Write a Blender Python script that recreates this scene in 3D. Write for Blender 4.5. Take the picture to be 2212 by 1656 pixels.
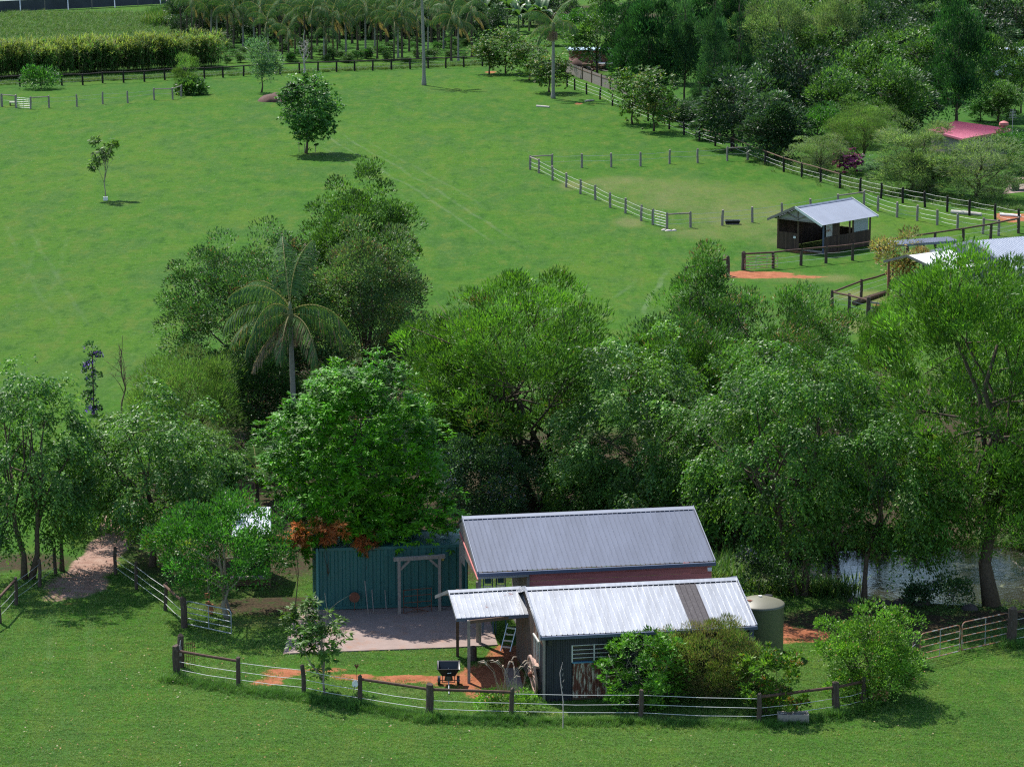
import bpy, math, random
import numpy as np
from mathutils import Vector, Matrix

# ---------------------------------------------------------------- camera, sky, sun, exposure
sc = bpy.context.scene
for o in list(bpy.data.objects):
    bpy.data.objects.remove(o)
FPX, CXP, CYP, CH, PITCH = 6300.0, 1106.0, 828.0, 31.65, math.radians(11.345)
cam = bpy.data.cameras.new('camera'); camo = bpy.data.objects.new('camera', cam)
sc.collection.objects.link(camo); sc.camera = camo
cam.sensor_width = 36.0; cam.lens = 36.0 * FPX / 2212.0; cam.clip_start = 1.0; cam.clip_end = 9000.0
camo.location = (0, 0, CH); camo.rotation_euler = (math.pi / 2 - PITCH, 0, 0)

SUNV = Vector((-0.42, 0.60, 1.0)).normalized()      # towards the sun
w = bpy.data.worlds.new('World'); sc.world = w; w.use_nodes = True
wn = w.node_tree.nodes; wl = w.node_tree.links
sky = wn.new('ShaderNodeTexSky'); sky.sky_type = 'NISHITA'; sky.sun_disc = False
sky.sun_elevation = math.asin(SUNV.z); sky.sun_rotation = math.atan2(SUNV.x, SUNV.y)
sky.air_density = 1.0; sky.dust_density = 0.6; sky.ozone_density = 1.2
wn['Background'].inputs[1].default_value = 0.12
wl.new(sky.outputs[0], wn['Background'].inputs[0])
sun = bpy.data.lights.new('sun', 'SUN'); suno = bpy.data.objects.new('sun', sun)
sc.collection.objects.link(suno); sun.energy = 4.4; sun.angle = math.radians(0.53); sun.color = (1.0, 0.955, 0.89)
suno.rotation_euler = SUNV.to_track_quat('Z', 'Y').to_euler(); suno.location = (-40, 60, 120)
sc.view_settings.view_transform = 'Standard'; sc.view_settings.look = 'None'
sc.view_settings.gamma = 1.0; sc.view_settings.exposure = 0.86
sc.cycles.use_denoising = False; sc.cycles.filter_width = 1.2
sc.cycles.max_bounces = 6; sc.cycles.transparent_max_bounces = 8
sc.cycles.diffuse_bounces = 3; sc.cycles.glossy_bounces = 2; sc.cycles.transmission_bounces = 4
sc.cycles.caustics_reflective = False; sc.cycles.caustics_refractive = False

# ---------------------------------------------------------------- survey: where a point of the photograph stands on the ground
cP, sP = math.cos(PITCH), math.sin(PITCH)
def ray(x, y):
    a = (x - CXP) / FPX; b = -(y - CYP) / FPX
    return Vector((a, cP + b * sP, -sP + b * cP))
def P(x, y, z=0.0):
    d = ray(x, y); t = (z - CH) / d.z
    return Vector((d.x * t, d.y * t, z))
def scale_at(x, y):
    g = P(x, y); return FPX / (g.y * cP + CH * sP)
def hgt(x, y, yt):
    g = P(x, y); d = ray(x, yt); return CH + d.z * g.y / d.y

# ---------------------------------------------------------------- helpers
COL = sc.collection
def tag(o, label=None, cat=None, group=None, kind=None):
    if label: o['label'] = label
    if cat: o['category'] = cat
    if group: o['group'] = group
    if kind: o['kind'] = kind
    return o
def thing(name, label, cat, loc=(0, 0, 0), group=None, rz=0.0, scale=None):
    o = bpy.data.objects.new(name, None); o.empty_display_size = 0.2; COL.objects.link(o)
    o.location = loc; o.rotation_euler = (0, 0, rz)
    if scale: o.scale = scale if hasattr(scale, '__len__') else (scale,) * 3
    return tag(o, label, cat, group)
def rootloc(o):
    while o.parent: o = o.parent
    return o.location if o.type == 'EMPTY' else Vector((0, 0, 0))
def link(name, me, parent=None, loc=None):
    o = bpy.data.objects.new(name, me); COL.objects.link(o)
    if parent: o.parent = parent
    if loc is not None: o.location = loc
    return o

class MB:
    """collects boxes, beams, tubes, quads"""
    def __init__(s): s.v = []; s.f = []
    def add(s, vs, fs):
        n = len(s.v); s.v += [tuple(v) for v in vs]; s.f += [tuple(i + n for i in f) for f in fs]; return s
    def quad(s, *p): return s.add(p, [tuple(range(len(p)))])
    def box(s, c, d, rz=0.0):
        cx, cy, cz = c; a, b, h = d[0] / 2, d[1] / 2, d[2] / 2; C_, S_ = math.cos(rz), math.sin(rz)
        vs = []
        for z in (-h, h):
            for x, y in ((-a, -b), (a, -b), (a, b), (-a, b)):
                vs.append((cx + x * C_ - y * S_, cy + x * S_ + y * C_, cz + z))
        return s.add(vs, [(3, 2, 1, 0), (4, 5, 6, 7), (0, 1, 5, 4), (1, 2, 6, 5), (2, 3, 7, 6), (3, 0, 4, 7)])
    def beam(s, p0, p1, wd, ht, up=(0, 0, 1)):
        p0, p1 = Vector(p0), Vector(p1); t = (p1 - p0).normalized(); u = Vector(up)
        if abs(t.dot(u)) > .98: u = Vector((1, 0, 0))
        sd = t.cross(u).normalized(); u = sd.cross(t)
        vs = [p + sd * a * wd / 2 + u * b * ht / 2 for p in (p0, p1) for a, b in ((-1, -1), (1, -1), (1, 1), (-1, 1))]
        return s.add(vs, [(0, 1, 2, 3), (7, 6, 5, 4), (0, 4, 5, 1), (1, 5, 6, 2), (2, 6, 7, 3), (3, 7, 4, 0)])
    def tube(s, path, rad, n=8, cap=True):
        path = [Vector(p) for p in path]; k = len(path)
        if not hasattr(rad, '__len__'): rad = [rad] * k
        vs = []; ref = None
        for i, p in enumerate(path):
            t = (path[min(i + 1, k - 1)] - path[max(i - 1, 0)]).normalized()
            if ref is None: ref = Vector((1, 0, 0)) if abs(t.x) < .8 else Vector((0, 1, 0))
            a = t.cross(ref)
            if a.length < 1e-4: a = t.cross(Vector((0.3, 1, 0.2)))
            a.normalize(); b = t.cross(a); ref = b.cross(t) if False else ref
            vs += [p + (a * math.cos(2 * math.pi * j / n) + b * math.sin(2 * math.pi * j / n)) * rad[i] for j in range(n)]
        fs = [(i * n + j, i * n + (j + 1) % n, (i + 1) * n + (j + 1) % n, (i + 1) * n + j) for i in range(k - 1) for j in range(n)]
        if cap: fs += [tuple(range(n - 1, -1, -1)), tuple(range((k - 1) * n, k * n))]
        return s.add(vs, fs)
    def mesh(s, name, mat, off=(0, 0, 0), smooth=False):
        me = bpy.data.meshes.new(name); o = Vector(off)
        me.from_pydata([(a - o.x, b - o.y, c - o.z) for a, b, c in s.v], [], s.f)
        if mat: me.materials.append(mat)
        if smooth: me.shade_smooth()
        return me
    def part(s, name, mat, parent=None, smooth=False):
        off = rootloc(parent) if parent else (0, 0, 0)
        return link(name, s.mesh(name, mat, off, smooth), parent)

# ---------------------------------------------------------------- materials
def nodes(m):
    m.use_nodes = True; nt = m.node_tree; return nt, nt.nodes, nt.links
def ramp(N, stops):
    r = N.new('ShaderNodeValToRGB'); e = r.color_ramp.elements
    while len(e) < len(stops): e.new(.5)
    for el, (p, c) in zip(e, stops):
        el.position = p; el.color = (*c, 1) if len(c) == 3 else c
    return r
def mat(name, col, rough=.7, metal=0.0, var=.25, scale=3.0, spec=.4, col2=None, mix=(.55, .7), bump=0.0, bscale=30, stretch=None, obj=True, var2=0.0):
    """base colour broken by two noises; col2 = second colour in patches (rust, lichen, worn paint)"""
    m = bpy.data.materials.new(name); nt, N, L = nodes(m); b = N['Principled BSDF']
    b.inputs['Roughness'].default_value = rough; b.inputs['Metallic'].default_value = metal
    b.inputs['Specular IOR Level'].default_value = spec
    tc = N.new('ShaderNodeTexCoord'); src = tc.outputs['Object']
    if stretch:
        mp = N.new('ShaderNodeMapping'); mp.inputs['Scale'].default_value = stretch; L.new(src, mp.inputs[0]); src = mp.outputs[0]
    n1 = N.new('ShaderNodeTexNoise'); n1.inputs['Scale'].default_value = scale; n1.inputs['Detail'].default_value = 6
    n1.inputs['Roughness'].default_value = .65; L.new(src, n1.inputs['Vector'])
    c = Vector(col)
    r = ramp(N, [(.25, tuple(c * (1 - var))), (.75, tuple(c * (1 + var)))]); L.new(n1.outputs[0], r.inputs[0])
    out = r.outputs[0]
    if var2:
        oi = N.new('ShaderNodeObjectInfo'); mr = N.new('ShaderNodeMapRange'); mr.inputs[3].default_value = 1 - var2; mr.inputs[4].default_value = 1 + var2
        L.new(oi.outputs['Random'], mr.inputs[0]); mx = N.new('ShaderNodeVectorMath'); mx.operation = 'SCALE'
        L.new(out, mx.inputs[0]); L.new(mr.outputs[0], mx.inputs['Scale']); out = mx.outputs[0]
    if col2:
        n2 = N.new('ShaderNodeTexNoise'); n2.inputs['Scale'].default_value = scale * .8; n2.inputs['Detail'].default_value = 8
        n2.inputs['Roughness'].default_value = .7; mp2 = N.new('ShaderNodeVectorMath'); mp2.inputs[1].default_value = (13.1, 7.7, 3.3)
        L.new(src, mp2.inputs[0]); L.new(mp2.outputs[0], n2.inputs['Vector'])
        r2 = ramp(N, [(mix[0], (0, 0, 0)), (mix[1], (1, 1, 1))]); L.new(n2.outputs[0], r2.inputs[0])
        mx = N.new('ShaderNodeMix'); mx.data_type = 'RGBA'; mx.inputs['B'].default_value = (*col2, 1)
        L.new(r2.outputs[0], mx.inputs['Factor']); L.new(out, mx.inputs['A']); out = mx.outputs['Result']
        if metal > .1:
            sb = N.new('ShaderNodeMath'); sb.operation = 'MULTIPLY_ADD'; sb.inputs[1].default_value = -metal; sb.inputs[2].default_value = metal
            L.new(r2.outputs[0], sb.inputs[0]); L.new(sb.outputs[0], b.inputs['Metallic'])
    L.new(out, b.inputs['Base Color'])
    if bump:
        n3 = N.new('ShaderNodeTexNoise'); n3.inputs['Scale'].default_value = bscale; n3.inputs['Detail'].default_value = 4; L.new(src, n3.inputs['Vector'])
        bp = N.new('ShaderNodeBump'); bp.inputs['Strength'].default_value = bump; bp.inputs['Distance'].default_value = .02
        L.new(n3.outputs[0], bp.inputs['Height']); L.new(bp.outputs[0], b.inputs['Normal'])
    return m
def leafmat(name, rough=.42, trans=.3, spec=.5, tgain=(1.5, 1.7, .7)):
    m = bpy.data.materials.new(name); nt, N, L = nodes(m); b = N['Principled BSDF']
    at = N.new('ShaderNodeAttribute'); at.attribute_name = 'col'
    L.new(at.outputs['Color'], b.inputs['Base Color'])
    b.inputs['Roughness'].default_value = rough; b.inputs['Specular IOR Level'].default_value = spec
    t = N.new('ShaderNodeBsdfTranslucent'); g = N.new('ShaderNodeVectorMath'); g.operation = 'MULTIPLY'; g.inputs[1].default_value = tgain
    L.new(at.outputs['Color'], g.inputs[0]); L.new(g.outputs[0], t.inputs[0])
    mx = N.new('ShaderNodeMixShader'); mx.inputs[0].default_value = trans
    L.new(b.outputs[0], mx.inputs[1]); L.new(t.outputs[0], mx.inputs[2]); L.new(mx.outputs[0], N['Material Output'].inputs[0])
    return m

LEAF = leafmat('leaf', .50, .28, .24)
LEAF_GLOSS = leafmat('leaf_glossy', .46, .28, .24)
LEAF_FERN = leafmat('fern_leaf', .95, .3, 0.0)
LEAF_SOFT = leafmat('leaf_matt', .7, .36, .2)
BARK = mat('bark', (.10, .075, .055), .9, var=.45, scale=9, bump=.6, bscale=40, spec=.2)
BARK_PALE = mat('pale_bark', (.30, .26, .21), .85, var=.3, scale=6, bump=.4, spec=.2)
BARK_PALM = mat('palm_bark', (.27, .25, .22), .85, var=.25, scale=4, spec=.2, stretch=(1, 1, 4))
WOOD = mat('weathered_post', (.085, .062, .05), .9, var=.45, scale=7, stretch=(3, 3, .7), bump=.5, spec=.2, col2=(.20, .18, .155), mix=(.55, .75))
RAIL = mat('weathered_rail', (.10, .058, .042), .85, var=.4, scale=5, spec=.25, col2=(.22, .15, .11), mix=(.6, .8))
WOODDK = mat('dark_stained_post', (.022, .017, .015), .8, var=.4, scale=5, spec=.3)
WOODGR = mat('silvered_timber', (.25, .215, .19), .9, var=.35, scale=6, stretch=(3, 3, .7), spec=.2)
TIMBER = mat('old_timber', (.13, .085, .06), .9, var=.4, scale=5, stretch=(4, 4, .6), spec=.2)
WIRE = mat('white_fence_tape', (.62, .62, .60), .6, var=.1, scale=1.5, col2=(.40, .33, .30), mix=(.6, .7))
WIREGR = mat('fence_wire', (.42, .44, .44), .5, .3, var=.1)
GALV = mat('galvanised_pipe', (.30, .33, .35), .6, .2, var=.15, scale=4)
GALVR = mat('rusting_pipe', (.48, .46, .44), .5, .4, var=.2, scale=5, col2=(.36, .16, .085), mix=(.42, .52))
ZINC = mat('zinc_roof_sheet', (.36, .375, .40), .44, .8, var=.24, scale=1.6, stretch=(3.5, .35, .35), var2=.05)
ZINCR = mat('rust_spotted_zinc_sheet', (.36, .375, .40), .44, .8, var=.18, scale=1.7, col2=(.20, .055, .03), mix=(.63, .66))
GREYROOF = mat('grey_painted_sheet', (.125, .142, .190), .45, .05, var=.16, scale=1.1, stretch=(2.5, .4, .4), spec=.4, var2=.04)
LTROOF = mat('pale_blue_grey_sheet', (.33, .36, .42), .42, .3, var=.07, scale=.8, spec=.6, var2=.03)
WHITEROOF = mat('white_roof_sheet', (.80, .80, .82), .5, .1, var=.04, scale=.8)
PINKROOF = mat('faded_red_roof_sheet', (.46, .125, .18), .5, .0, var=.08, scale=.6, spec=.5)
TRIMGR = mat('grey_trim', (.24, .26, .31), .5, .2, var=.08)
TRIMBL = mat('slate_blue_trim', (.085, .105, .16), .5, .0, var=.1)
DARKWALL = mat('dark_corrugated_wall', (.032, .036, .046), .55, .15, var=.35, scale=2, stretch=(2, 2, .4))
BROWNWALL = mat('brown_corrugated_wall', (.12, .085, .07), .7, .1, var=.35, scale=3, stretch=(3, 3, .5), col2=(.24, .10, .05), mix=(.55, .7))
RUSTY = mat('rusty_iron', (.50, .46, .36), .75, .15, var=.2, scale=5, stretch=(2.5, 2.5, .6), col2=(.13, .045, .028), mix=(.42, .50))
REDBOARD = mat('red_board', (.50, .16, .15), .7, var=.2, scale=3, stretch=(.6, .6, 3), var2=.12)
TEAL = mat('teal_container_paint', (.016, .105, .100), .5, .0, var=.16, scale=1.5, spec=.5, stretch=(2, 2, .5), col2=(.12, .085, .06), mix=(.66, .80))
TEALL = mat('pale_teal_paint', (.06, .20, .20), .5, .0, var=.12, scale=2)
CONC = mat('concrete_slab', (.255, .19, .165), .9, var=.16, scale=1.6, bump=.25, bscale=60, col2=(.26, .135, .085), mix=(.52, .75))
BLOCK = mat('grey_block', (.28, .25, .22), .95, var=.25, scale=8, bump=.4, bscale=50)
TANKG = mat('olive_tank', (.115, .125, .062), .45, var=.10, scale=1.2, stretch=(1, 1, .4), spec=.5)
TANKT = mat('faded_tank_lid', (.16, .155, .11), .5, var=.08, scale=2, spec=.5)
BLACKP = mat('black_plastic', (.018, .018, .022), .4, var=.1, spec=.5)
OLIVEP = mat('olive_plastic', (.06, .055, .032), .5, var=.1)
RUST = mat('rust', (.16, .06, .035), .9, var=.35, scale=9)
BRICKR = mat('orange_brick', (.44, .17, .085), .9, var=.2, scale=10, var2=.2)
WHEELW = mat('wheel_timber', (.38, .25, .20), .85, var=.3, scale=6)
ALU = mat('aluminium', (.55, .62, .66), .4, .6, var=.1)
BLUEM = mat('blue_steel', (.03, .09, .14), .5, .0, var=.15)
GLASS = mat('dusty_glass', (.055, .045, .045), .15, .0, var=.3, spec=.8)
CREAM = mat('cream_frame', (.55, .55, .50), .6, var=.08)
BLUESILL = mat('blue_sill', (.08, .22, .33), .6, var=.15)
STONE = mat('pale_stone', (.50, .45, .40), .9, var=.25, scale=8, bump=.4)
DKROCK = mat('dark_rock', (.06, .05, .045), .95, var=.4, scale=6, bump=.6)
MULCH = mat('mulch', (.092, .050, .038), .95, var=.4, scale=14, bump=1.0, bscale=30)
SHADECLOTH = mat('shade_cloth', (.05, .055, .065), .8, var=.3, scale=.6)
PAINTW = mat('white_paint', (.75, .75, .73), .6, var=.08)
REDP = mat('red_boat_paint', (.40, .07, .06), .5, var=.15)
BRICKWALL = mat('red_brown_wall', (.26, .10, .07), .9, var=.15)
DEADW = mat('bleached_branch', (.42, .36, .32), .9, var=.25, scale=6)
TWIG = mat('brown_twig', (.16, .10, .075), .9, var=.3, scale=6)
BLUEP = mat('blue_pool', (.12, .35, .62), .3, var=.1)

# ---------------------------------------------------------------- foliage engine
def nrm(a): return a / np.maximum(np.linalg.norm(a, axis=-1, keepdims=True), 1e-6)
def leafmesh(name, base, axis, side, L, W, col, mats, smooth=False):
    """one rhombic leaf per row"""
    n = len(base); L = np.broadcast_to(np.asarray(L, float), (n,))[:, None]; W = np.broadcast_to(np.asarray(W, float), (n,))[:, None]
    v = np.empty((n, 4, 3), np.float32)
    v[:, 0] = base; v[:, 1] = base + axis * L * .45 + side * W * .5; v[:, 2] = base + axis * L; v[:, 3] = base + axis * L * .45 - side * W * .5
    me = bpy.data.meshes.new(name)
    me.vertices.add(n * 4); me.vertices.foreach_set('co', v.ravel())
    me.loops.add(n * 4); me.loops.foreach_set('vertex_index', np.arange(n * 4, dtype=np.int32))
    me.polygons.add(n); me.polygons.foreach_set('loop_start', np.arange(0, n * 4, 4, dtype=np.int32))
    try: me.polygons.foreach_set('loop_total', np.full(n, 4, np.int32))
    except Exception: pass
    c = np.ones((n, 4, 4), np.float32); c[:, :, :3] = col[:, None, :]
    at = me.color_attributes.new('col', 'FLOAT_COLOR', 'POINT'); at.data.foreach_set('color', c.ravel())
    me.update(calc_edges=True)
    for m_ in (mats if isinstance(mats, (list, tuple)) else [mats]): me.materials.append(m_)
    return me
def palette(rng, n, pal, ci, ncl, cv=.28, lv=.22):
    cols = np.array([p[0] for p in pal]); wts = np.array([p[1] for p in pal], float); wts /= wts.sum()
    # hue choice is partly per clump (new growth comes in tufts)
    pick = rng.choice(len(pal), n, p=wts); cp = rng.choice(len(pal), ncl, p=wts)[ci]
    pick = np.where(rng.random(n) < .5, cp, pick)
    c = np.array([1.28, 1.58, 1.3]) * cols[pick] * np.clip(1 + cv * rng.standard_normal(ncl)[ci], .45, 1.7)[:, None] * np.clip(1 + lv * rng.standard_normal(n), .5, 1.6)[:, None]
    return np.clip(c, .004, .9)
def lobes_for(rng, semi, cz, nl, lr, cx=0., cy=0., top=0.0, core=.68):
    """lumpy crown: sub-ellipsoids set round a main one. semi=(x,y,z)"""
    semi = np.array(semi, float); out = [(np.array([cx, cy, cz]), semi * core)]
    off = rng.random() * 6.28
    for i in range(nl):
        z = 1 - 2 * (i + .5) / nl; z = z * .95; a = off + i * 2.39996 + rng.normal(0, .25); r = math.sqrt(max(0, 1 - z * z))
        d = np.array([math.cos(a) * r, math.sin(a) * r, z])
        k = lr * rng.uniform(.75, 1.25)
        taper = 1 - top * max(0, z)
        c = np.array([cx, cy, cz]) + d * semi * (1 - k) * np.array([taper, taper, 1]) * rng.uniform(.92, 1.1)
        out.append((c, semi * k * np.array([1, 1, rng.uniform(.8, 1.25)])))
    return out
def clump_centres(rng, lobes, n, inner=.55, upbias=.25):
    wts = np.array([np.prod(s) ** (2 / 3) for _, s in lobes]); wts[0] *= .5 if lobes[0][1][0] < lobes[1][1][0] * 2.6 else .9; wts /= wts.sum()
    which = rng.choice(len(lobes), n, p=wts)
    d = rng.standard_normal((n, 3)); d[:, 2] += upbias; d = nrm(d)
    r = inner + (1 - inner) * rng.random(n) ** .55
    C = np.array([l[0] for l in lobes]); S = np.array([l[1] for l in lobes])
    return C[which] + d * r[:, None] * S[which], d, which
def foliage(name, seed, lobes, sp, amount=1.0, leaf=1.0, mats=None):
    rng = np.random.default_rng(seed)
    allc = np.array([l[0] for l in lobes]); alls = np.array([l[1] for l in lobes])
    lo = (allc - alls).min(0); hi = (allc + alls).max(0); ext = (hi - lo) / 2; mid = (hi + lo) / 2
    aproj = math.pi * ext[0] * ext[2]
    L, W = sp['L'] * leaf * 1.06, sp['W'] * leaf * 1.06
    nleaf = int(amount * sp['od'] * 2.4 * aproj / (L * W * .5))
    k = int(sp['k'] * sp.get('km', 4.2)); k -= k % sp.get('per', 1); ncl = max(12, nleaf // k); nleaf = ncl * k
    c, d, wh = clump_centres(rng, lobes, ncl, sp.get('inner', .55), sp.get('up', .25))
    ci = np.repeat(np.arange(ncl), k); cr = sp['cr'] * sp.get('cm', 1.9) * rng.uniform(.6, 1.4, ncl)
    out = nrm((c - mid) / ext)[ci]; n = nleaf; mode = sp['mode']
    if mode == 'tuft':
        o = nrm(rng.standard_normal((n, 3)) + out * .35); rr = .35 + .65 * rng.random(n) ** .45
        fl_ = (o[:, 2] < -.3) & (rng.random(n) < .7); o[fl_, 2] *= -1; o[:, 2] *= .85
        base = c[ci] + o * (rr * cr[ci])[:, None]
        axis = nrm(o * sp.get('ao', .8) + out * sp.get('aout', .4) + np.array([0, 0, sp.get('aup', .5)]) + rng.standard_normal((n, 3)) * sp.get('ar', .45))
    elif mode == 'rosette':
        per = sp.get('per', 9); j = np.arange(n) // per; nr = j[-1] + 1
        rc = nrm(rng.standard_normal((nr, 3))); fl_ = (rc[:, 2] < -.3) & (rng.random(nr) < .7); rc[fl_, 2] *= -1
        rc = rc * (.4 + .6 * rng.random(nr) ** .4)[:, None]; rdir = nrm(rc)
        rc = rc * cr[np.minimum(ci[np.arange(nr) * per], ncl - 1)][:, None] + c[ci[np.arange(nr) * per]]
        a = rng.random(n) * 6.283; el = rng.normal(sp.get('el', -.5), .35, n)
        axis = np.stack([np.cos(a) * np.cos(el), np.sin(a) * np.cos(el), np.sin(el)], 1)
        axis = nrm(axis + out * .2 + rdir[j] * .45); base = rc[j] + axis * L * .12
    else:  # strand: leaves set along drooping shoots
        per = sp.get('per', 12); j = np.arange(n) // per; t = (np.arange(n) % per + .5) / per; ns = j[-1] + 1
        st = c[ci[np.arange(ns) * per]] + rng.standard_normal((ns, 3)) * .18
        az = nrm(out[np.arange(ns) * per] * np.array([1, 1, .15]) + rng.standard_normal((ns, 3)) * np.array([.6, .6, .15]))
        ln = sp['slen'] * rng.uniform(.6, 1.3, ns)
        dr = sp['droop'] * rng.uniform(.7, 1.3, ns)
        tt = t[:, None]; lj = ln[j][:, None]
        base = st[j] + az[j] * lj * tt * .8 + np.array([0, 0, 1.]) * lj * (sp.get('rise', .3) * tt - dr[j][:, None] * tt ** 2)
        base = base + rng.standard_normal((n, 3)) * .025
        tan = nrm(az[j] * .8 + np.array([0, 0, 1.]) * (sp.get('rise', .3) - 2 * dr[j][:, None] * tt))
        sd = nrm(np.cross(tan, np.array([0, 0, 1.]))) * np.where(np.arange(n) % 2, 1, -1)[:, None]
        axis = nrm(tan * .8 + sd * .7 + np.array([0, 0, -.35]) + rng.standard_normal((n, 3)) * .3)
    ref = nrm(np.array([0, 0, sp.get('nup', .8)]) + out * sp.get('nout', .5) + rng.standard_normal((n, 3)) * sp.get('nr', .55))
    side = nrm(np.cross(axis, ref))
    LL = L * rng.uniform(.65, 1.3, n); WW = W * rng.uniform(.7, 1.25, n)
    col = palette(rng, n, sp['pal'], ci, ncl, sp.get('cv', .25) * 1.25, sp.get('lv', .12))
    return leafmesh(name, base, axis, side, LL, WW, col, mats or sp['mat'])
def branches(mb, seed, base, top, lobes, r0, nlimb=9, fork=.35, wig=.12, n=7, spread=.7):
    rng = random.Random(seed); base = Vector(base); top = Vector(top)
    H_ = (top - base).length; pts = []; K = 7
    for i in range(K):
        t = i / (K - 1); p = base.lerp(top, t)
        if 0 < i: p += Vector((rng.gauss(0, wig), rng.gauss(0, wig), 0)) * H_ * .12
        pts.append(p)
    rad = [r0 * (1.35 if i == 0 else 1 - .8 * i / (K - 1)) for i in range(K)]
    mb.tube(pts, rad, n)
    cand = list(range(1, len(lobes)))
    for q in range(nlimb):
        l = lobes[rng.choice(cand)] if cand else lobes[0]
        e = Vector(l[0]) + Vector((rng.gauss(0, .3) * l[1][0], rng.gauss(0, .3) * l[1][1], rng.gauss(0, .25) * l[1][2]))
        t = fork + (1 - fork) * rng.random() * spread; f = t * (K - 1); i = min(int(f), K - 2); s = pts[i].lerp(pts[i + 1], f - i)
        rs = (rad[i] * (1 - f + i) + rad[i + 1] * (f - i)) * .62
        m1 = s.lerp(e, .4) + Vector((rng.gauss(0, .12), rng.gauss(0, .12), .12)) * (e - s).length * .5
        m2 = s.lerp(e, .72) + Vector((rng.gauss(0, .1), rng.gauss(0, .1), .10)) * (e - s).length * .5
        mb.tube([s, m1, m2, e], [rs, rs * .7, rs * .42, rs * .12], 5)
        for _ in range(2):
            e2 = m2 + Vector((rng.gauss(0, 1), rng.gauss(0, 1), abs(rng.gauss(.5, .5)))).normalized() * (e - s).length * .4
            mb.tube([m2, m2.lerp(e2, .5) + Vector((0, 0, .05)), e2], [rs * .4, rs * .25, rs * .06], 4)

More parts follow.
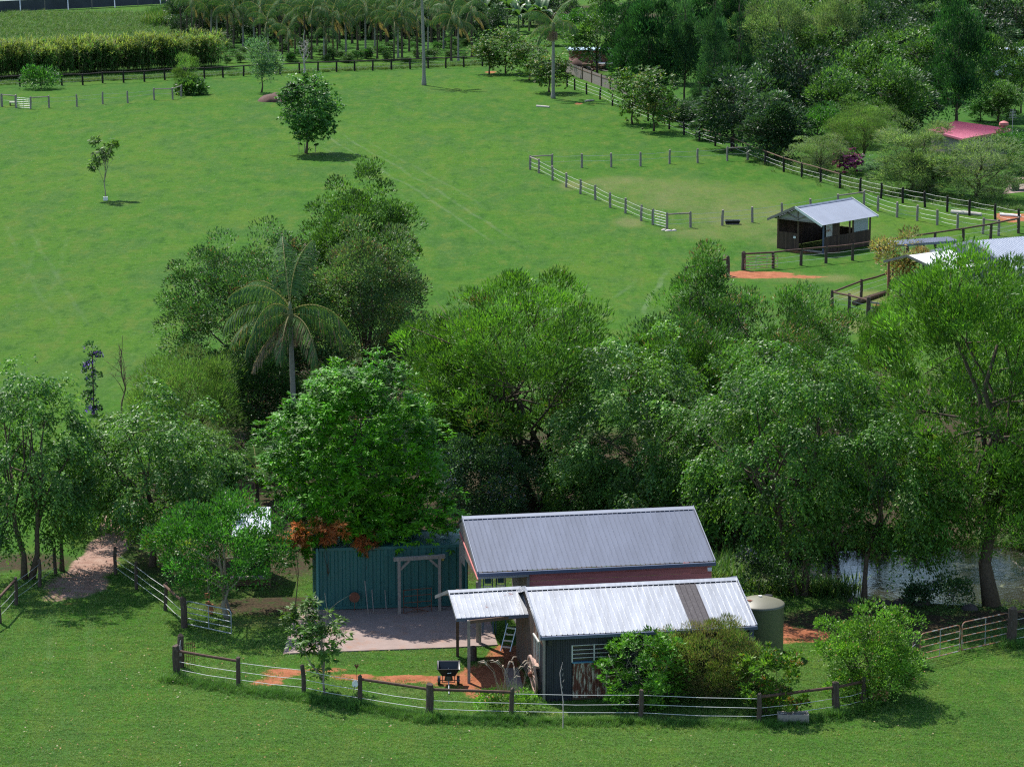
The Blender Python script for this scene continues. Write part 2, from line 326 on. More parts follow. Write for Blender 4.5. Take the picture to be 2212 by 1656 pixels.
G_ = lambda r, g, b: (r, g, b)
SPC = {
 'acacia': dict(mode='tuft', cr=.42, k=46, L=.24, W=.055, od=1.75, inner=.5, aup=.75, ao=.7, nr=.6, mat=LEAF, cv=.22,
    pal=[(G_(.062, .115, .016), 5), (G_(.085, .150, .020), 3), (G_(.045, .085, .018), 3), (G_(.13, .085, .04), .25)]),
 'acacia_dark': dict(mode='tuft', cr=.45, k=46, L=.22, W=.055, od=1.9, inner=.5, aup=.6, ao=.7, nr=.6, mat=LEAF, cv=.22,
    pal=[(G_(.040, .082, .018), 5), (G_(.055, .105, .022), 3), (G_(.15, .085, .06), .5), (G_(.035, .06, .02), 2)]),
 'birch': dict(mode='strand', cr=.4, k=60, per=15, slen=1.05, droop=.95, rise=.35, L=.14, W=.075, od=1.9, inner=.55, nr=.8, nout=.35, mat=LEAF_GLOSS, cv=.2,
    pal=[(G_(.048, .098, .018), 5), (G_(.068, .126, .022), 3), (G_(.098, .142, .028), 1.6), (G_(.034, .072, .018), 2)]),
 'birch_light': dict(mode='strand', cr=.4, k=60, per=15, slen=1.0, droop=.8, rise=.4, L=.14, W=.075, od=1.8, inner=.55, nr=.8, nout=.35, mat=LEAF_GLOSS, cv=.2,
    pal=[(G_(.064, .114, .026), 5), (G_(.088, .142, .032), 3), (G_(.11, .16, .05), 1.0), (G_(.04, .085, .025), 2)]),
 'mango': dict(mode='rosette', cr=.26, k=30, per=12, L=.21, W=.068, od=2.2, inner=.86, el=-.45, nr=.35, nup=1.0, nout=.6, mat=LEAF, cv=.2,
    pal=[(G_(.052, .140, .005), 5), (G_(.082, .185, .006), 3.2), (G_(.028, .085, .006), 2)]),
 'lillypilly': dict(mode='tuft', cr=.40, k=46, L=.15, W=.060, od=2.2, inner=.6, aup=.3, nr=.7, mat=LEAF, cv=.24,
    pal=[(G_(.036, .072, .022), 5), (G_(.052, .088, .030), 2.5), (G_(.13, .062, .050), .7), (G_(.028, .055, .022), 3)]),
 'lillypilly_pale': dict(mode='tuft', cr=.40, k=46, L=.16, W=.060, od=2.1, inner=.6, aup=.4, nr=.75, mat=LEAF, cv=.24,
    pal=[(G_(.075, .105, .045), 5), (G_(.055, .085, .035), 3), (G_(.17, .095, .075), 1.3), (G_(.10, .13, .06), 2)]),
 'brushbox': dict(mode='tuft', cr=.38, k=46, L=.17, W=.065, od=2.2, inner=.65, aup=.5, nr=.65, mat=LEAF, cv=.22,
    pal=[(G_(.048, .088, .018), 5), (G_(.070, .115, .020), 3), (G_(.034, .065, .020), 3)]),
 'feathery': dict(mode='tuft', cr=.40, k=70, L=.22, W=.022, od=1.25, inner=.45, aup=.9, ao=.9, ar=.3, nr=.9, mat=LEAF_SOFT, cv=.18,
    pal=[(G_(.072, .110, .030), 5), (G_(.095, .125, .045), 3), (G_(.13, .12, .075), 1.0), (G_(.05, .09, .025), 2)]),
 'feathery_grey': dict(mode='tuft', up=-.05, cr=.55, k=60, L=.34, W=.045, od=1.35, inner=.45, aup=.6, ao=.9, ar=.4, nr=.9, mat=LEAF_SOFT, cv=.18,
    pal=[(G_(.10, .125, .060), 5), (G_(.13, .145, .085), 3), (G_(.16, .14, .105), 1.2), (G_(.065, .095, .04), 2)]),
 'citrus': dict(mode='tuft', cr=.28, k=34, L=.14, W=.060, od=2.0, inner=.6, aup=.55, nr=.6, mat=LEAF_GLOSS, cv=.2,
    pal=[(G_(.036, .098, .018), 5), (G_(.050, .122, .020), 3), (G_(.12, .13, .03), .35), (G_(.028, .07, .016), 2)]),
 'glossy': dict(mode='rosette', cr=.22, k=30, per=10, L=.20, W=.085, od=1.9, inner=.65, el=-.1, nr=.5, mat=LEAF_GLOSS, cv=.2,
    pal=[(G_(.045, .105, .018), 5), (G_(.070, .130, .024), 2), (G_(.03, .07, .015), 2)]),
 'purpleshrub': dict(mode='tuft', cr=.28, k=34, L=.11, W=.065, od=2.0, inner=.6, aup=.3, nr=.8, mat=LEAF_GLOSS, cv=.2,
    pal=[(G_(.030, .058, .026), 5), (G_(.045, .075, .035), 3), (G_(.16, .13, .25), .25)]),
 'sapling': dict(mode='rosette', cr=.20, k=24, per=8, L=.21, W=.075, od=1.15, inner=.4, el=-.35, nr=.5, mat=LEAF, cv=.2,
    pal=[(G_(.060, .100, .024), 5), (G_(.085, .120, .030), 3), (G_(.045, .07, .02), 2)]),
 'oleander': dict(mode='rosette', cr=.16, k=24, per=8, L=.16, W=.050, od=1.9, inner=.6, el=.25, nr=.5, mat=LEAF_GLOSS, cv=.18,
    pal=[(G_(.060, .135, .014), 5), (G_(.085, .160, .018), 3), (G_(.04, .09, .012), 2)]),
 'brownshrub': dict(mode='tuft', cr=.20, k=60, L=.13, W=.016, od=1.5, inner=.5, aup=.9, nr=.9, mat=LEAF_SOFT, cv=.22,
    pal=[(G_(.105, .115, .032), 4), (G_(.15, .10, .055), 3), (G_(.17, .115, .075), 2), (G_(.08, .12, .03), 3)]),
 'photinia': dict(mode='rosette', cr=.13, k=20, per=10, L=.15, W=.062, od=1.7, inner=.6, el=.45, nr=.5, mat=LEAF_GLOSS, cv=.18,
    pal=[(G_(.075, .125, .016), 5), (G_(.105, .145, .020), 2.5), (G_(.24, .10, .035), .8), (G_(.04, .075, .012), 3)]),
 'abelia': dict(mode='tuft', cr=.22, k=34, L=.10, W=.055, od=2.0, inner=.55, aup=.4, nr=.7, mat=LEAF, cv=.2,
    pal=[(G_(.085, .150, .022), 6), (G_(.12, .175, .03), 2.5), (G_(.05, .095, .016), 3), (G_(.40, .17, .13), .28)]),
 'lychee': dict(mode='rosette', up=0, cr=.55, k=30, per=10, L=.27, W=.11, od=2.3, inner=.65, el=-.25, nr=.45, mat=LEAF, cv=.25,
    pal=[(G_(.040, .080, .014), 5), (G_(.060, .105, .016), 3), (G_(.15, .125, .025), 1.6), (G_(.028, .055, .012), 2)]),
 'far_dark': dict(mode='tuft', up=-.05, cr=.75, k=40, L=.42, W=.19, od=2.2, inner=.62, aup=.25, nr=.65, mat=LEAF, cv=.26,
    pal=[(G_(.027, .050, .024), 5), (G_(.044, .068, .038), 2.5), (G_(.020, .038, .018), 3)]),
 'far_mid': dict(mode='tuft', up=-.05, cr=.75, k=40, L=.42, W=.18, od=2.1, inner=.6, aup=.35, nr=.65, mat=LEAF, cv=.26,
    pal=[(G_(.050, .088, .024), 5), (G_(.070, .108, .030), 2.5), (G_(.032, .06, .020), 3)]),
 'far_green': dict(mode='tuft', cr=.7, k=40, L=.42, W=.18, od=2.0, inner=.6, aup=.35, nr=.6, mat=LEAF, cv=.22,
    pal=[(G_(.042, .105, .022), 5), (G_(.060, .13, .026), 2.5), (G_(.028, .07, .018), 3)]),
 'cypress': dict(mode='tuft', up=0, cr=.6, k=50, L=.34, W=.10, od=2.3, inner=.7, aup=.9, nr=.7, mat=LEAF_SOFT, cv=.2,
    pal=[(G_(.016, .044, .018), 5), (G_(.024, .058, .022), 2.5), (G_(.012, .032, .014), 3)]),
 'needles': dict(mode='tuft', cr=.5, k=44, L=.40, W=.07, od=1.7, inner=.3, aup=.5, ao=1.0, nr=.9, mat=LEAF_SOFT, cv=.2,
    pal=[(G_(.022, .050, .026), 5), (G_(.034, .066, .032), 2.5), (G_(.018, .038, .020), 3)]),
 'shade_tree': dict(mode='rosette', cr=.45, k=30, per=10, L=.27, W=.14, od=2.3, inner=.65, el=-.2, nr=.5, mat=LEAF_GLOSS, cv=.22,
    pal=[(G_(.045, .100, .024), 5), (G_(.065, .13, .028), 2.5), (G_(.03, .07, .02), 2)]),
 'silver': dict(mode='tuft', cr=.45, k=36, L=.30, W=.10, od=1.6, inner=.5, aup=.5, nr=.8, mat=LEAF, cv=.2,
    pal=[(G_(.075, .120, .070), 5), (G_(.11, .15, .10), 3), (G_(.05, .085, .045), 2)]),
 'autumn': dict(mode='tuft', cr=.35, k=34, L=.22, W=.09, od=1.5, inner=.5, aup=.4, nr=.8, mat=LEAF, cv=.2,
    pal=[(G_(.21, .13, .06), 5), (G_(.26, .125, .06), 2), (G_(.13, .12, .05), 3)]),
}
def tree(name, label, cat, base, top, xr, bottom, sp, seed, r0=None, nl=11, lr=.42, nlimb=9, depth=1.0, amount=1.0, leaf=1.0, bark=None, group=None, fork=.3, tap=0.0, stems=1, extra=(), skirt=0, core=.68):
    """a tree built for one spot: base pixel, crown top / side / underside pixels, species"""
    g = P(*base); s = scale_at(*base); k = .965
    ht = (base[1] - top) / s / k; zb = max(.05, (base[1] - bottom) / s / k)
    cx = ((xr[0] + xr[1]) / 2 - base[0]) / s; sx = (xr[1] - xr[0]) / 2 / s; sz = (ht - zb) / 2; cz = (ht + zb) / 2
    rng = np.random.default_rng(seed); nl = int(nl * 1.7); lr *= .78
    S = SPC[sp]; pad = S['cr'] * .6
    lob = lobes_for(rng, (max(.2, sx * 1.08 - pad * .2), max(.2, (sx * 1.08 - pad * .2) * depth), max(.2, sz * 1.06 - pad * .1)), cz, nl, lr, cx, 0, tap, core)
    for q in range(skirt):
        a_ = 6.283 * q / skirt + rng.normal(0, .2); rr_ = rng.uniform(.35, .8); k_ = rng.uniform(.26, .36)
        lob.append((np.array([cx + math.cos(a_) * sx * rr_, math.sin(a_) * sx * rr_ * depth, zb + sz * rng.uniform(.12, .5)]), np.array([sx * k_, sx * k_ * depth, max(.25, sz * k_ * .8)])))
    lob += [(np.array(e[:3], float), np.array(e[3:], float)) for e in extra]
    t = thing(name, label, cat, g, group)
    mb = MB(); r0 = r0 or max(.03, ht * .018)
    for q in range(stems):
        b0 = (0, 0, -.1) if stems == 1 else ((q - (stems - 1) / 2) * r0 * 2.2, 0, -.1)
        tp = (cx * .8 + (0 if stems == 1 else (q - (stems - 1) / 2) * sx * .7), 0, cz + sz * .35)
        branches(mb, seed * 7 + q, b0, tp, lob, r0, nlimb, fork)
    link('trunk', mb.mesh('trunk', bark or BARK, smooth=True), t)
    link('crown', foliage('crown', seed, lob, S, amount, leaf), t)
    return t
#@@MORE
# ---------------------------------------------------------------- ground, pond
POND = P(2065, 1235); PRX, PRY = 9.5, 4.7
def pond_d(x, y):
    a = math.atan2((y - POND.y) / PRY, (x - POND.x) / PRX)
    return math.hypot((x - POND.x) / PRX, (y - POND.y) / PRY) * (1 + .06 * math.sin(3 * a + 1) + .05 * math.sin(5 * a))
def axis_steps(segs):
    out = [segs[0][0]]
    for a, b, st in segs:
        n = max(1, round((b - a) / st)); out += [a + (b - a) * (i + 1) / n for i in range(n)]
    return np.array(out)
xs = axis_steps([(-4000, -400, 600), (-400, -100, 25), (-100, -30, 2.0), (-30, 32, .45), (32, 110, 2.0), (110, 400, 25), (400, 4000, 600)])
ys = axis_steps([(-600, 0, 100), (0, 85, 10), (85, 135, .45), (135, 300, 1.6), (300, 520, 4), (520, 1000, 40), (1000, 6000, 700)])
GX, GY = np.meshgrid(xs, ys); nx, ny = len(xs), len(ys)
ang = np.arctan2((GY - POND.y) / PRY, (GX - POND.x) / PRX)
pd = np.hypot((GX - POND.x) / PRX, (GY - POND.y) / PRY) * (1 + .06 * np.sin(3 * ang + 1) + .05 * np.sin(5 * ang))
GZ = -.75 * np.clip((1.06 - pd) / .25, 0, 1) ** 1.2
def attr_field(patches):
    a = np.zeros_like(GX)
    for px, py, rx, ry, st in patches:
        g = P(px, py); s = scale_at(px, py); sd = CH / math.hypot(g.y, CH)
        d = np.hypot((GX - g.x) / (rx / s), (GY - g.y) / (ry / s / sd))
        a = np.maximum(a, st * np.clip(1.5 - d, 0, 1) ** .8)
    return a
SOIL = attr_field([(607, 1453, 44, 10, .95), (575, 1474, 45, 9, .75), (700, 1446, 60, 8, .7), (770, 1462, 60, 9, .85), (880, 1466, 70, 9, .95), (960, 1470, 50, 12, .9),
    (1060, 1470, 70, 40, 1.0), (1090, 1420, 40, 30, .9), (1740, 1372, 60, 15, 1.0), (1660, 1365, 60, 26, 1.0), (1640, 594, 80, 8, 1.0), (1740, 600, 60, 5, .75), (1610, 590, 40, 6, .95), (1690, 586, 60, 3, .6),
    (2195, 470, 40, 12, 1.0), (1060, 158, 18, 4, .7), (1250, 224, 14, 3, .7), (1290, 1415, 30, 20, .7), (88, 1333, 10, 4, .85), (150, 1302, 22, 7, .6),
    (1765, 545, 90, 6, .6), (1905, 660, 30, 10, .6), (1045, 1540, 60, 10, .45)])
PATHA = attr_field([(168, 1262, 62, 26, 1.0), (205, 1222, 48, 30, 1.0), (235, 1180, 42, 30, 1.0), (120, 1290, 30, 10, .7), (270, 1120, 45, 40, .9)])
DRY = attr_field([(1420, 405, 190, 26, .52), (1640, 470, 220, 36, .54), (1540, 430, 230, 44, .50), (1340, 392, 100, 14, .55), (1780, 500, 150, 24, .54), (1560, 500, 160, 26, .5), (1870, 640, 70, 16, .75), (1840, 705, 50, 14, .8), (1790, 600, 80, 10, .6), (1700, 600, 130, 14, .5), (1240, 400, 40, 12, .6), (1360, 480, 40, 14, .55),
    (1300, 1545, 260, 16, .5), (480, 1440, 60, 14, .45), (880, 1490, 90, 14, .5), (560, 1345, 110, 10, .75), (90, 590, 60, 60, .3), (1750, 520, 160, 20, .5), (2150, 1440, 80, 10, .45), (60, 1420, 40, 40, .3),
    (1180, 300, 60, 10, .35), (600, 255, 60, 8, .4), (950, 395, 60, 6, .35), (1230, 655, 50, 8, .4), (300, 1150, 60, 30, .5)])
LITT = attr_field([(1300, 1130, 900, 120, 1.0), (560, 1080, 320, 170, 1.0), (1880, 1345, 220, 34, 1.0), (1900, 1000, 420, 260, 1.0), (1250, 1040, 420, 120, 1.0), (600, 1310, 170, 22, 1.0), (50, 1215, 130, 26, .7),
    (700, 860, 260, 110, 1.0), (2150, 1335, 120, 20, .9), (1240, 140, 60, 10, .6), (1300, 40, 160, 30, .9)])
LUSH = attr_field([(420, 1492, 60, 12, .6), (700, 1532, 160, 12, .6), (1000, 1566, 150, 10, .5), (250, 190, 300, 8, .7), (700, 152, 330, 6, .6), (1750, 385, 80, 10, .4), (1600, 250, 160, 60, .9), (1950, 260, 330, 110, .9), (1420, 180, 90, 60, .9), (1950, 430, 200, 10, .6), (180, 60, 330, 40, .8), (720, 90, 330, 26, .9), (1900, 1560, 90, 14, .4)])
LITT[pd < 1.0] = 1.0; SOIL[pd < 1.02] *= .2; 
vs = np.stack([GX, GY, GZ], -1).reshape(-1, 3).astype(np.float32)
ii = np.arange(nx * ny).reshape(ny, nx)
fq = np.stack([ii[:-1, :-1], ii[:-1, 1:], ii[1:, 1:], ii[1:, :-1]], -1).reshape(-1, 4).astype(np.int32)
gme = bpy.data.meshes.new('ground'); gme.vertices.add(len(vs)); gme.vertices.foreach_set('co', vs.ravel())
gme.loops.add(fq.size); gme.loops.foreach_set('vertex_index', fq.ravel()); gme.polygons.add(len(fq)); gme.polygons.foreach_set('loop_start', np.arange(0, fq.size, 4, dtype=np.int32))
for nm, a in (('soil', SOIL), ('dry', DRY), ('litter', LITT), ('lush', LUSH), ('pathway', PATHA)):
    at = gme.attributes.new(nm, 'FLOAT', 'POINT'); at.data.foreach_set('value', a.astype(np.float32).ravel())
gme.update(calc_edges=True); gme.shade_smooth()
ground = link('ground', gme); tag(ground, kind='structure')

gm = bpy.data.materials.new('pasture'); nt, N, L = nodes(gm); B = N['Principled BSDF']; B.inputs['Roughness'].default_value = .95; B.inputs['Specular IOR Level'].default_value = .04
geo = N.new('ShaderNodeNewGeometry')
def noise(sc_, det=5, rough=.6, vec=None, dim=None):
    n = N.new('ShaderNodeTexNoise'); n.inputs['Scale'].default_value = sc_; n.inputs['Detail'].default_value = det; n.inputs['Roughness'].default_value = rough
    L.new(vec or geo.outputs['Position'], n.inputs['Vector']); return n.outputs[0]
def math_(op, a, b=None, c=None, clamp=False):
    n = N.new('ShaderNodeMath'); n.operation = op; n.use_clamp = clamp
    for i, q in enumerate((a, b, c)):
        if q is None: continue
        if isinstance(q, (int, float)): n.inputs[i].default_value = q
        else: L.new(q, n.inputs[i])
    return n.outputs[0]
def mixc(f, a, b):
    n = N.new('ShaderNodeMix'); n.data_type = 'RGBA'
    if isinstance(f, (int, float)): n.inputs['Factor'].default_value = f
    else: L.new(f, n.inputs['Factor'])
    for nm, q in (('A', a), ('B', b)):
        if isinstance(q, tuple): n.inputs[nm].default_value = (*q, 1)
        else: L.new(q, n.inputs[nm])
    return n.outputs['Result']
def sstep(v, lo, hi):
    n = N.new('ShaderNodeMapRange'); n.interpolation_type = 'SMOOTHSTEP'; L.new(v, n.inputs[0]); n.inputs[1].default_value = lo; n.inputs[2].default_value = hi; return n.outputs[0]
mp = N.new('ShaderNodeMapping'); mp.inputs['Scale'].default_value = (1, .32, 1); L.new(geo.outputs['Position'], mp.inputs[0])   # mown across: patches lie wide
big = noise(.045, 4, .6, mp.outputs[0]); med = noise(.28, 5, .65, mp.outputs[0]); small = noise(1.7, 5, .7); fine = noise(9., 4, .75); vfine = noise(38., 3, .8)
grass = ramp(N, [(.30, (.034, .092, .013)), (.50, (.048, .112, .014)), (.70, (.072, .128, .016))]); L.new(big, grass.inputs[0])
c = mixc(math_('MULTIPLY', sstep(med, .42, .68), .8), grass.outputs[0], (.052, .098, .028))
m2 = noise(.75, 5, .7, mp.outputs[0]); m3 = noise(3.2, 4, .7, mp.outputs[0])
c = mixc(math_('MULTIPLY', sstep(m2, .48, .66), .85), c, (.086, .118, .024)); c = mixc(math_('MULTIPLY', sstep(m2, .48, .32), .7), c, (.022, .066, .011))
c = mixc(math_('MULTIPLY', sstep(m3, .52, .74), .55), c, (.095, .140, .045)); c = mixc(math_('MULTIPLY', sstep(m3, .46, .28), .6), c, (.020, .056, .010))
c = mixc(math_('MULTIPLY', sstep(noise(.11, 4, .6), .55, .72), .65), c, (.084, .128, .018))
c = mixc(math_('MULTIPLY', sstep(small, .45, .70), .55), c, (.026, .066, .012))
c = mixc(math_('MULTIPLY', sstep(fine, .50, .78), .42), c, (.105, .150, .045))
c = mixc(math_('MULTIPLY', sstep(vfine, .52, .75), .30), c, (.028, .070, .012))
c = mixc(math_('MULTIPLY', sstep(noise(.9, 6, .75, mp.outputs[0]), .60, .78), .5), c, (.15, .165, .075))
wob = math_('MULTIPLY', math_('SUBTRACT', noise(.06, 2, .5), .5), 5.0)
sx = N.new('ShaderNodeSeparateXYZ'); L.new(geo.outputs['Position'], sx.inputs[0])
# faint wheel tracks pressed into the pasture
def track(p0, p1, gauge, strength, cc):
    a, b = P(*p0), P(*p1); d = (b - a).normalized(); n_ = Vector((-d.y, d.x, 0)); Ln = (b - a).length
    off = math_('ADD', math_('ADD', math_('MULTIPLY', sx.outputs[0], n_.x), math_('MULTIPLY', sx.outputs[1], n_.y)), -(a.x * n_.x + a.y * n_.y))
    off = math_('ADD', off, math_('MULTIPLY', wob, .5))
    alo = math_('ADD', math_('ADD', math_('MULTIPLY', sx.outputs[0], d.x), math_('MULTIPLY', sx.outputs[1], d.y)), -(a.x * d.x + a.y * d.y))
    rut = math_('ABSOLUTE', math_('SUBTRACT', math_('ABSOLUTE', off), gauge / 2))
    m_ = math_('SUBTRACT', 1.0, sstep(rut, .06, .26))
    m_ = math_('MULTIPLY', m_, math_('MULTIPLY', sstep(alo, 0, 6), math_('SUBTRACT', 1.0, sstep(alo, Ln - 15, Ln))))
    m_ = math_('MULTIPLY', m_, math_('MULTIPLY', sstep(noise(.5, 3, .6), .3, .6), strength))
    return mixc(m_, cc, (.16, .20, .12))
gv = N.new('ShaderNodeVectorMath'); gv.operation = 'MULTIPLY'; gv.inputs[1].default_value = (.90, 1.06, .82); L.new(c, gv.inputs[0]); c = gv.outputs[0]
c = track((715, 285), (1130, 545), 1.7, .22, c)
c = track((730, 300), (1010, 470), 5.2, .14, c)
c = track((20, 470), (190, 760), 1.8, .10, c); c = track((120, 500), (60, 690), 2.1, .08, c)
c = track((1420, 690), (1480, 560), 1.9, .4, c); c = track((1390, 660), (1470, 590), 4.5, .3, c); c = track((180, 850), (330, 775), 1.8, .25, c)
c = track((150, 1300), (150, 1560), 1.6, .25, c); c = track((2120, 1425), (2212, 1500), 1.6, .35, c)
def attr(nm):
    a = N.new('ShaderNodeAttribute'); a.attribute_name = nm; return a.outputs['Fac']
edge = math_('ADD', math_('MULTIPLY', math_('SUBTRACT', small, .5), .9), math_('MULTIPLY', math_('SUBTRACT', fine, .5), .8))
edge = math_('ADD', edge, math_('MULTIPLY', math_('SUBTRACT', med, .5), .8))
def mask(nm, lo=.42, hi=.6): return sstep(math_('ADD', attr(nm), math_('MULTIPLY', edge, math_('MULTIPLY', attr(nm), 1.0))), lo, hi)
c = mixc(math_('MULTIPLY', attr('lush'), .7), c, (.034, .100, .018))
c = mixc(math_('MULTIPLY', mask('dry', .25, .8), .55), c, mixc(fine, (.16, .145, .062), (.24, .20, .10)))
lit = mixc(sstep(fine, .35, .7), (.030, .026, .015), (.085, .060, .038)); lit = mixc(sstep(vfine, .64, .74), lit, (.20, .14, .10)); lit = mixc(sstep(small, .5, .62), lit, (.035, .060, .018))
c = mixc(mask('litter', .4, .7), c, lit)
pth = mixc(sstep(small, .35, .7), (.26, .155, .12), (.36, .25, .20))
c = mixc(mask('pathway', .38, .6), c, pth)
so = mixc(sstep(small, .3, .7), (.24, .085, .042), (.36, .145, .075)); so = mixc(math_('MULTIPLY', sstep(vfine, .55, .75), .5), so, (.16, .06, .035))
c = mixc(mask('soil', .45, .62), c, so)
L.new(c, B.inputs['Base Color'])
bp = N.new('ShaderNodeBump'); bp.inputs['Strength'].default_value = .6; bp.inputs['Distance'].default_value = .12
hsum = math_('ADD', math_('MULTIPLY', fine, .7), math_('ADD', math_('MULTIPLY', vfine, .35), math_('MULTIPLY', small, .8)))
L.new(hsum, bp.inputs['Height']); L.new(bp.outputs[0], B.inputs['Normal'])
gme.materials.append(gm)

# pond water
wm = bpy.data.materials.new('pond_water'); nt, N, L = nodes(wm); B = N['Principled BSDF']
geo = N.new('ShaderNodeNewGeometry'); B.inputs['Base Color'].default_value = (.035, .035, .025, 1); B.inputs['Roughness'].default_value = .1; B.inputs['Specular IOR Level'].default_value = .9; B.inputs['IOR'].default_value = 1.5
alg = sstep(noise(.45, 6, .7), .58, .66)
L.new(mixc(alg, (.03, .03, .022), (.105, .125, .045)), B.inputs['Base Color']); L.new(math_('MULTIPLY_ADD', alg, .7, .06), B.inputs['Roughness'])
bp = N.new('ShaderNodeBump'); bp.inputs['Strength'].default_value = .35; bp.inputs['Distance'].default_value = .05; L.new(noise(4, 3), bp.inputs['Height']); L.new(bp.outputs[0], B.inputs['Normal'])
mb = MB(); K = 72; ring = []
for i in range(K):
    a = 2 * math.pi * i / K; q = 1.03 / (1 + .06 * math.sin(3 * a + 1) + .05 * math.sin(5 * a))
    ring.append((POND.x + PRX * q * math.cos(a), POND.y + PRY * q * math.sin(a), -.16))
mb.quad(*ring); tag(mb.part('pond_water', wm), kind='structure')

# concrete pad in front of the container
def slab_poly(name, pts, h, m):
    mb = MB(); n = len(pts); mb.add([(p[0], p[1], h) for p in pts] + [(p[0], p[1], -.1) for p in pts], [tuple(range(n))] + [(i, i + n, (i + 1) % n + n, (i + 1) % n) for i in range(n)])
    return tag(mb.part(name, m), kind='structure')
slab_poly('concrete_pad', [P(612, 1413), P(990, 1399), P(1075, 1394), P(1055, 1330), (-1.2, 112.9), (-8.6, 112.1)], .05, CONC)

# ---------------------------------------------------------------- buildings
def frame(o, deg):
    a = math.radians(deg); d = Vector((math.cos(a), math.sin(a), 0)); n_ = Vector((-math.sin(a), math.cos(a), 0)); o = Vector(o)
    return lambda u, v, z=0.0: o + d * u + n_ * v + Vector((0, 0, z))
def sheet_profile(wd, pitch, hgt_, kind):
    """points across a sheet: (u, height)"""
    pr = []; n = max(1, round(wd / pitch)); p = wd / n
    for i in range(n):
        a = i * p
        if kind == 'trim': pr += [(a, 0), (a + p * .78, 0), (a + p * .84, hgt_), (a + p * .94, hgt_)]
        elif kind == 'corr': pr += [(a + p * j / 6, hgt_ * .5 * (1 - math.cos(2 * math.pi * j / 6))) for j in range(6)]
        else: pr += [(a, 0), (a + p * .42, 0), (a + p * .55, hgt_), (a + p * .87, hgt_)]
    pr.append((wd, 0)); return pr
def sheets(parent, name, p00, p10, p01, p11, m, sw=.76, pitch=.19, h=.03, kind='trim', special=None, skip=()):
    """quad p00-p10 (lower edge), p01-p11 (upper edge) covered by ribbed sheets, each its own object"""
    p00, p10, p01, p11 = map(Vector, (p00, p10, p01, p11)); Ln = (p10 - p00).length; n = max(1, round(Ln / sw)); off = rootloc(parent)
    nor = (p10 - p00).cross(p01 - p00).normalized(); out = []
    for i in range(n):
        if i in skip: continue
        a0, a1 = i / n, (i + 1) / n; pr = sheet_profile(Ln / n, pitch, h, kind); vs = []
        lift = .004 * (i % 2)
        for u, hh in pr:
            t = a0 + (a1 - a0) * u / (Ln / n)
            for A, Bq in ((p00, p10), (p01, p11)): vs.append(A.lerp(Bq, t) + nor * (hh + lift) - off)
        K_ = len(pr); fs = [(2 * j, 2 * j + 2, 2 * j + 3, 2 * j + 1) for j in range(K_ - 1)]
        me = bpy.data.meshes.new(name); me.from_pydata([tuple(v) for v in vs], [], fs)
        mm = m; nm = name
        if special and i in special: nm, mm = special[i]
        me.materials.append(mm); o = link(nm, me, parent); out.append(o)
    return out

# front shed: dark corrugated, zinc gable roof -----------------------------------------------
FS = frame(P(1176, 1515), 10.0); FW, FD, FE, FR = 7.55, 5.75, 2.52, 3.42
sh = thing('front_shed', 'dark corrugated iron shed with silvery ribbed roof and one dark skylight strip', 'shed', FS(0, 0))
rf = MB().beam(FS(-.1, FD / 2, FR - .05), FS(FW + .1, FD / 2, FR - .05), .06, .1).part('roof', TRIMGR, sh)
SKY = mat('dark_skylight_sheet', (.045, .038, .042), .7, var=.35, scale=14, col2=(.10, .09, .09), mix=(.5, .7))
sheets(rf, 'roof_sheet', FS(-.16, -.16, FE - .03), FS(FW + .16, -.16, FE - .03), FS(-.16, FD / 2, FR), FS(FW + .16, FD / 2, FR), ZINC, .78, .195, .032, 'trim', {7: ('skylight_sheet', SKY)})
sheets(rf, 'roof_sheet', FS(FW + .16, FD + .16, FE - .03), FS(-.16, FD + .16, FE - .03), FS(FW + .16, FD / 2, FR), FS(-.16, FD / 2, FR), ZINC, .78, .195, .032)
mb = MB(); mb.quad(FS(-.18, FD / 2 - .2, FR - .02), FS(FW + .18, FD / 2 - .2, FR - .02), FS(FW + .18, FD / 2, FR + .055), FS(-.18, FD / 2, FR + .055)); mb.quad(FS(-.18, FD / 2, FR + .055), FS(FW + .18, FD / 2, FR + .055), FS(FW + .18, FD / 2 + .2, FR - .02), FS(-.18, FD / 2 + .2, FR - .02)); mb.part('ridge_cap', ZINC, rf)
for u in (-.18, FW + .18):
    mb = MB()
    mb.beam(FS(u, -.2, FE - .06), FS(u, FD / 2, FR + .0), .03, .2); mb.beam(FS(u, FD / 2, FR), FS(u, FD + .2, FE - .06), .03, .2); mb.part('barge_board', TRIMGR, rf)
MB().beam(FS(-.2, -.22, FE - .1), FS(FW + .2, -.22, FE - .1), .1, .11).part('gutter', TRIMBL, rf)
def cwall(parent, a, b, z0, z1, m, z1b=None, name='wall_sheet', pitch=.16, h=.028, sw=.8, kind='box'):
    z1b = z1 if z1b is None else z1b
    return sheets(parent, name, a + Vector((0, 0, z0)), b + Vector((0, 0, z0)), a + Vector((0, 0, z1)), b + Vector((0, 0, z1b)), m, sw, pitch, h, kind)
wl_ = MB().beam(FS(0.02, .03, .05), FS(FW, .03, .05), .06, .08).part('wall', TIMBER, sh)
cwall(wl_, FS(0, 0), FS(1.0, 0), 0, FE, DARKWALL); cwall(wl_, FS(2.6, 0), FS(FW, 0), 0, FE, DARKWALL)
cwall(wl_, FS(1.0, 0), FS(2.6, 0), 2.05, FE, DARKWALL)
cwall(wl_, FS(FW, 0), FS(FW, FD), 0, FE, DARKWALL); cwall(wl_, FS(FW, FD), FS(0, FD), 0, FE, DARKWALL)
cwall(wl_, FS(0, FD), FS(0, FD / 2), 0, FE, BROWNWALL, FR - .05); 
cwall(wl_, FS(0, FD / 2), FS(0, 1.95), 0, FR - .05, BROWNWALL, FE + .55)
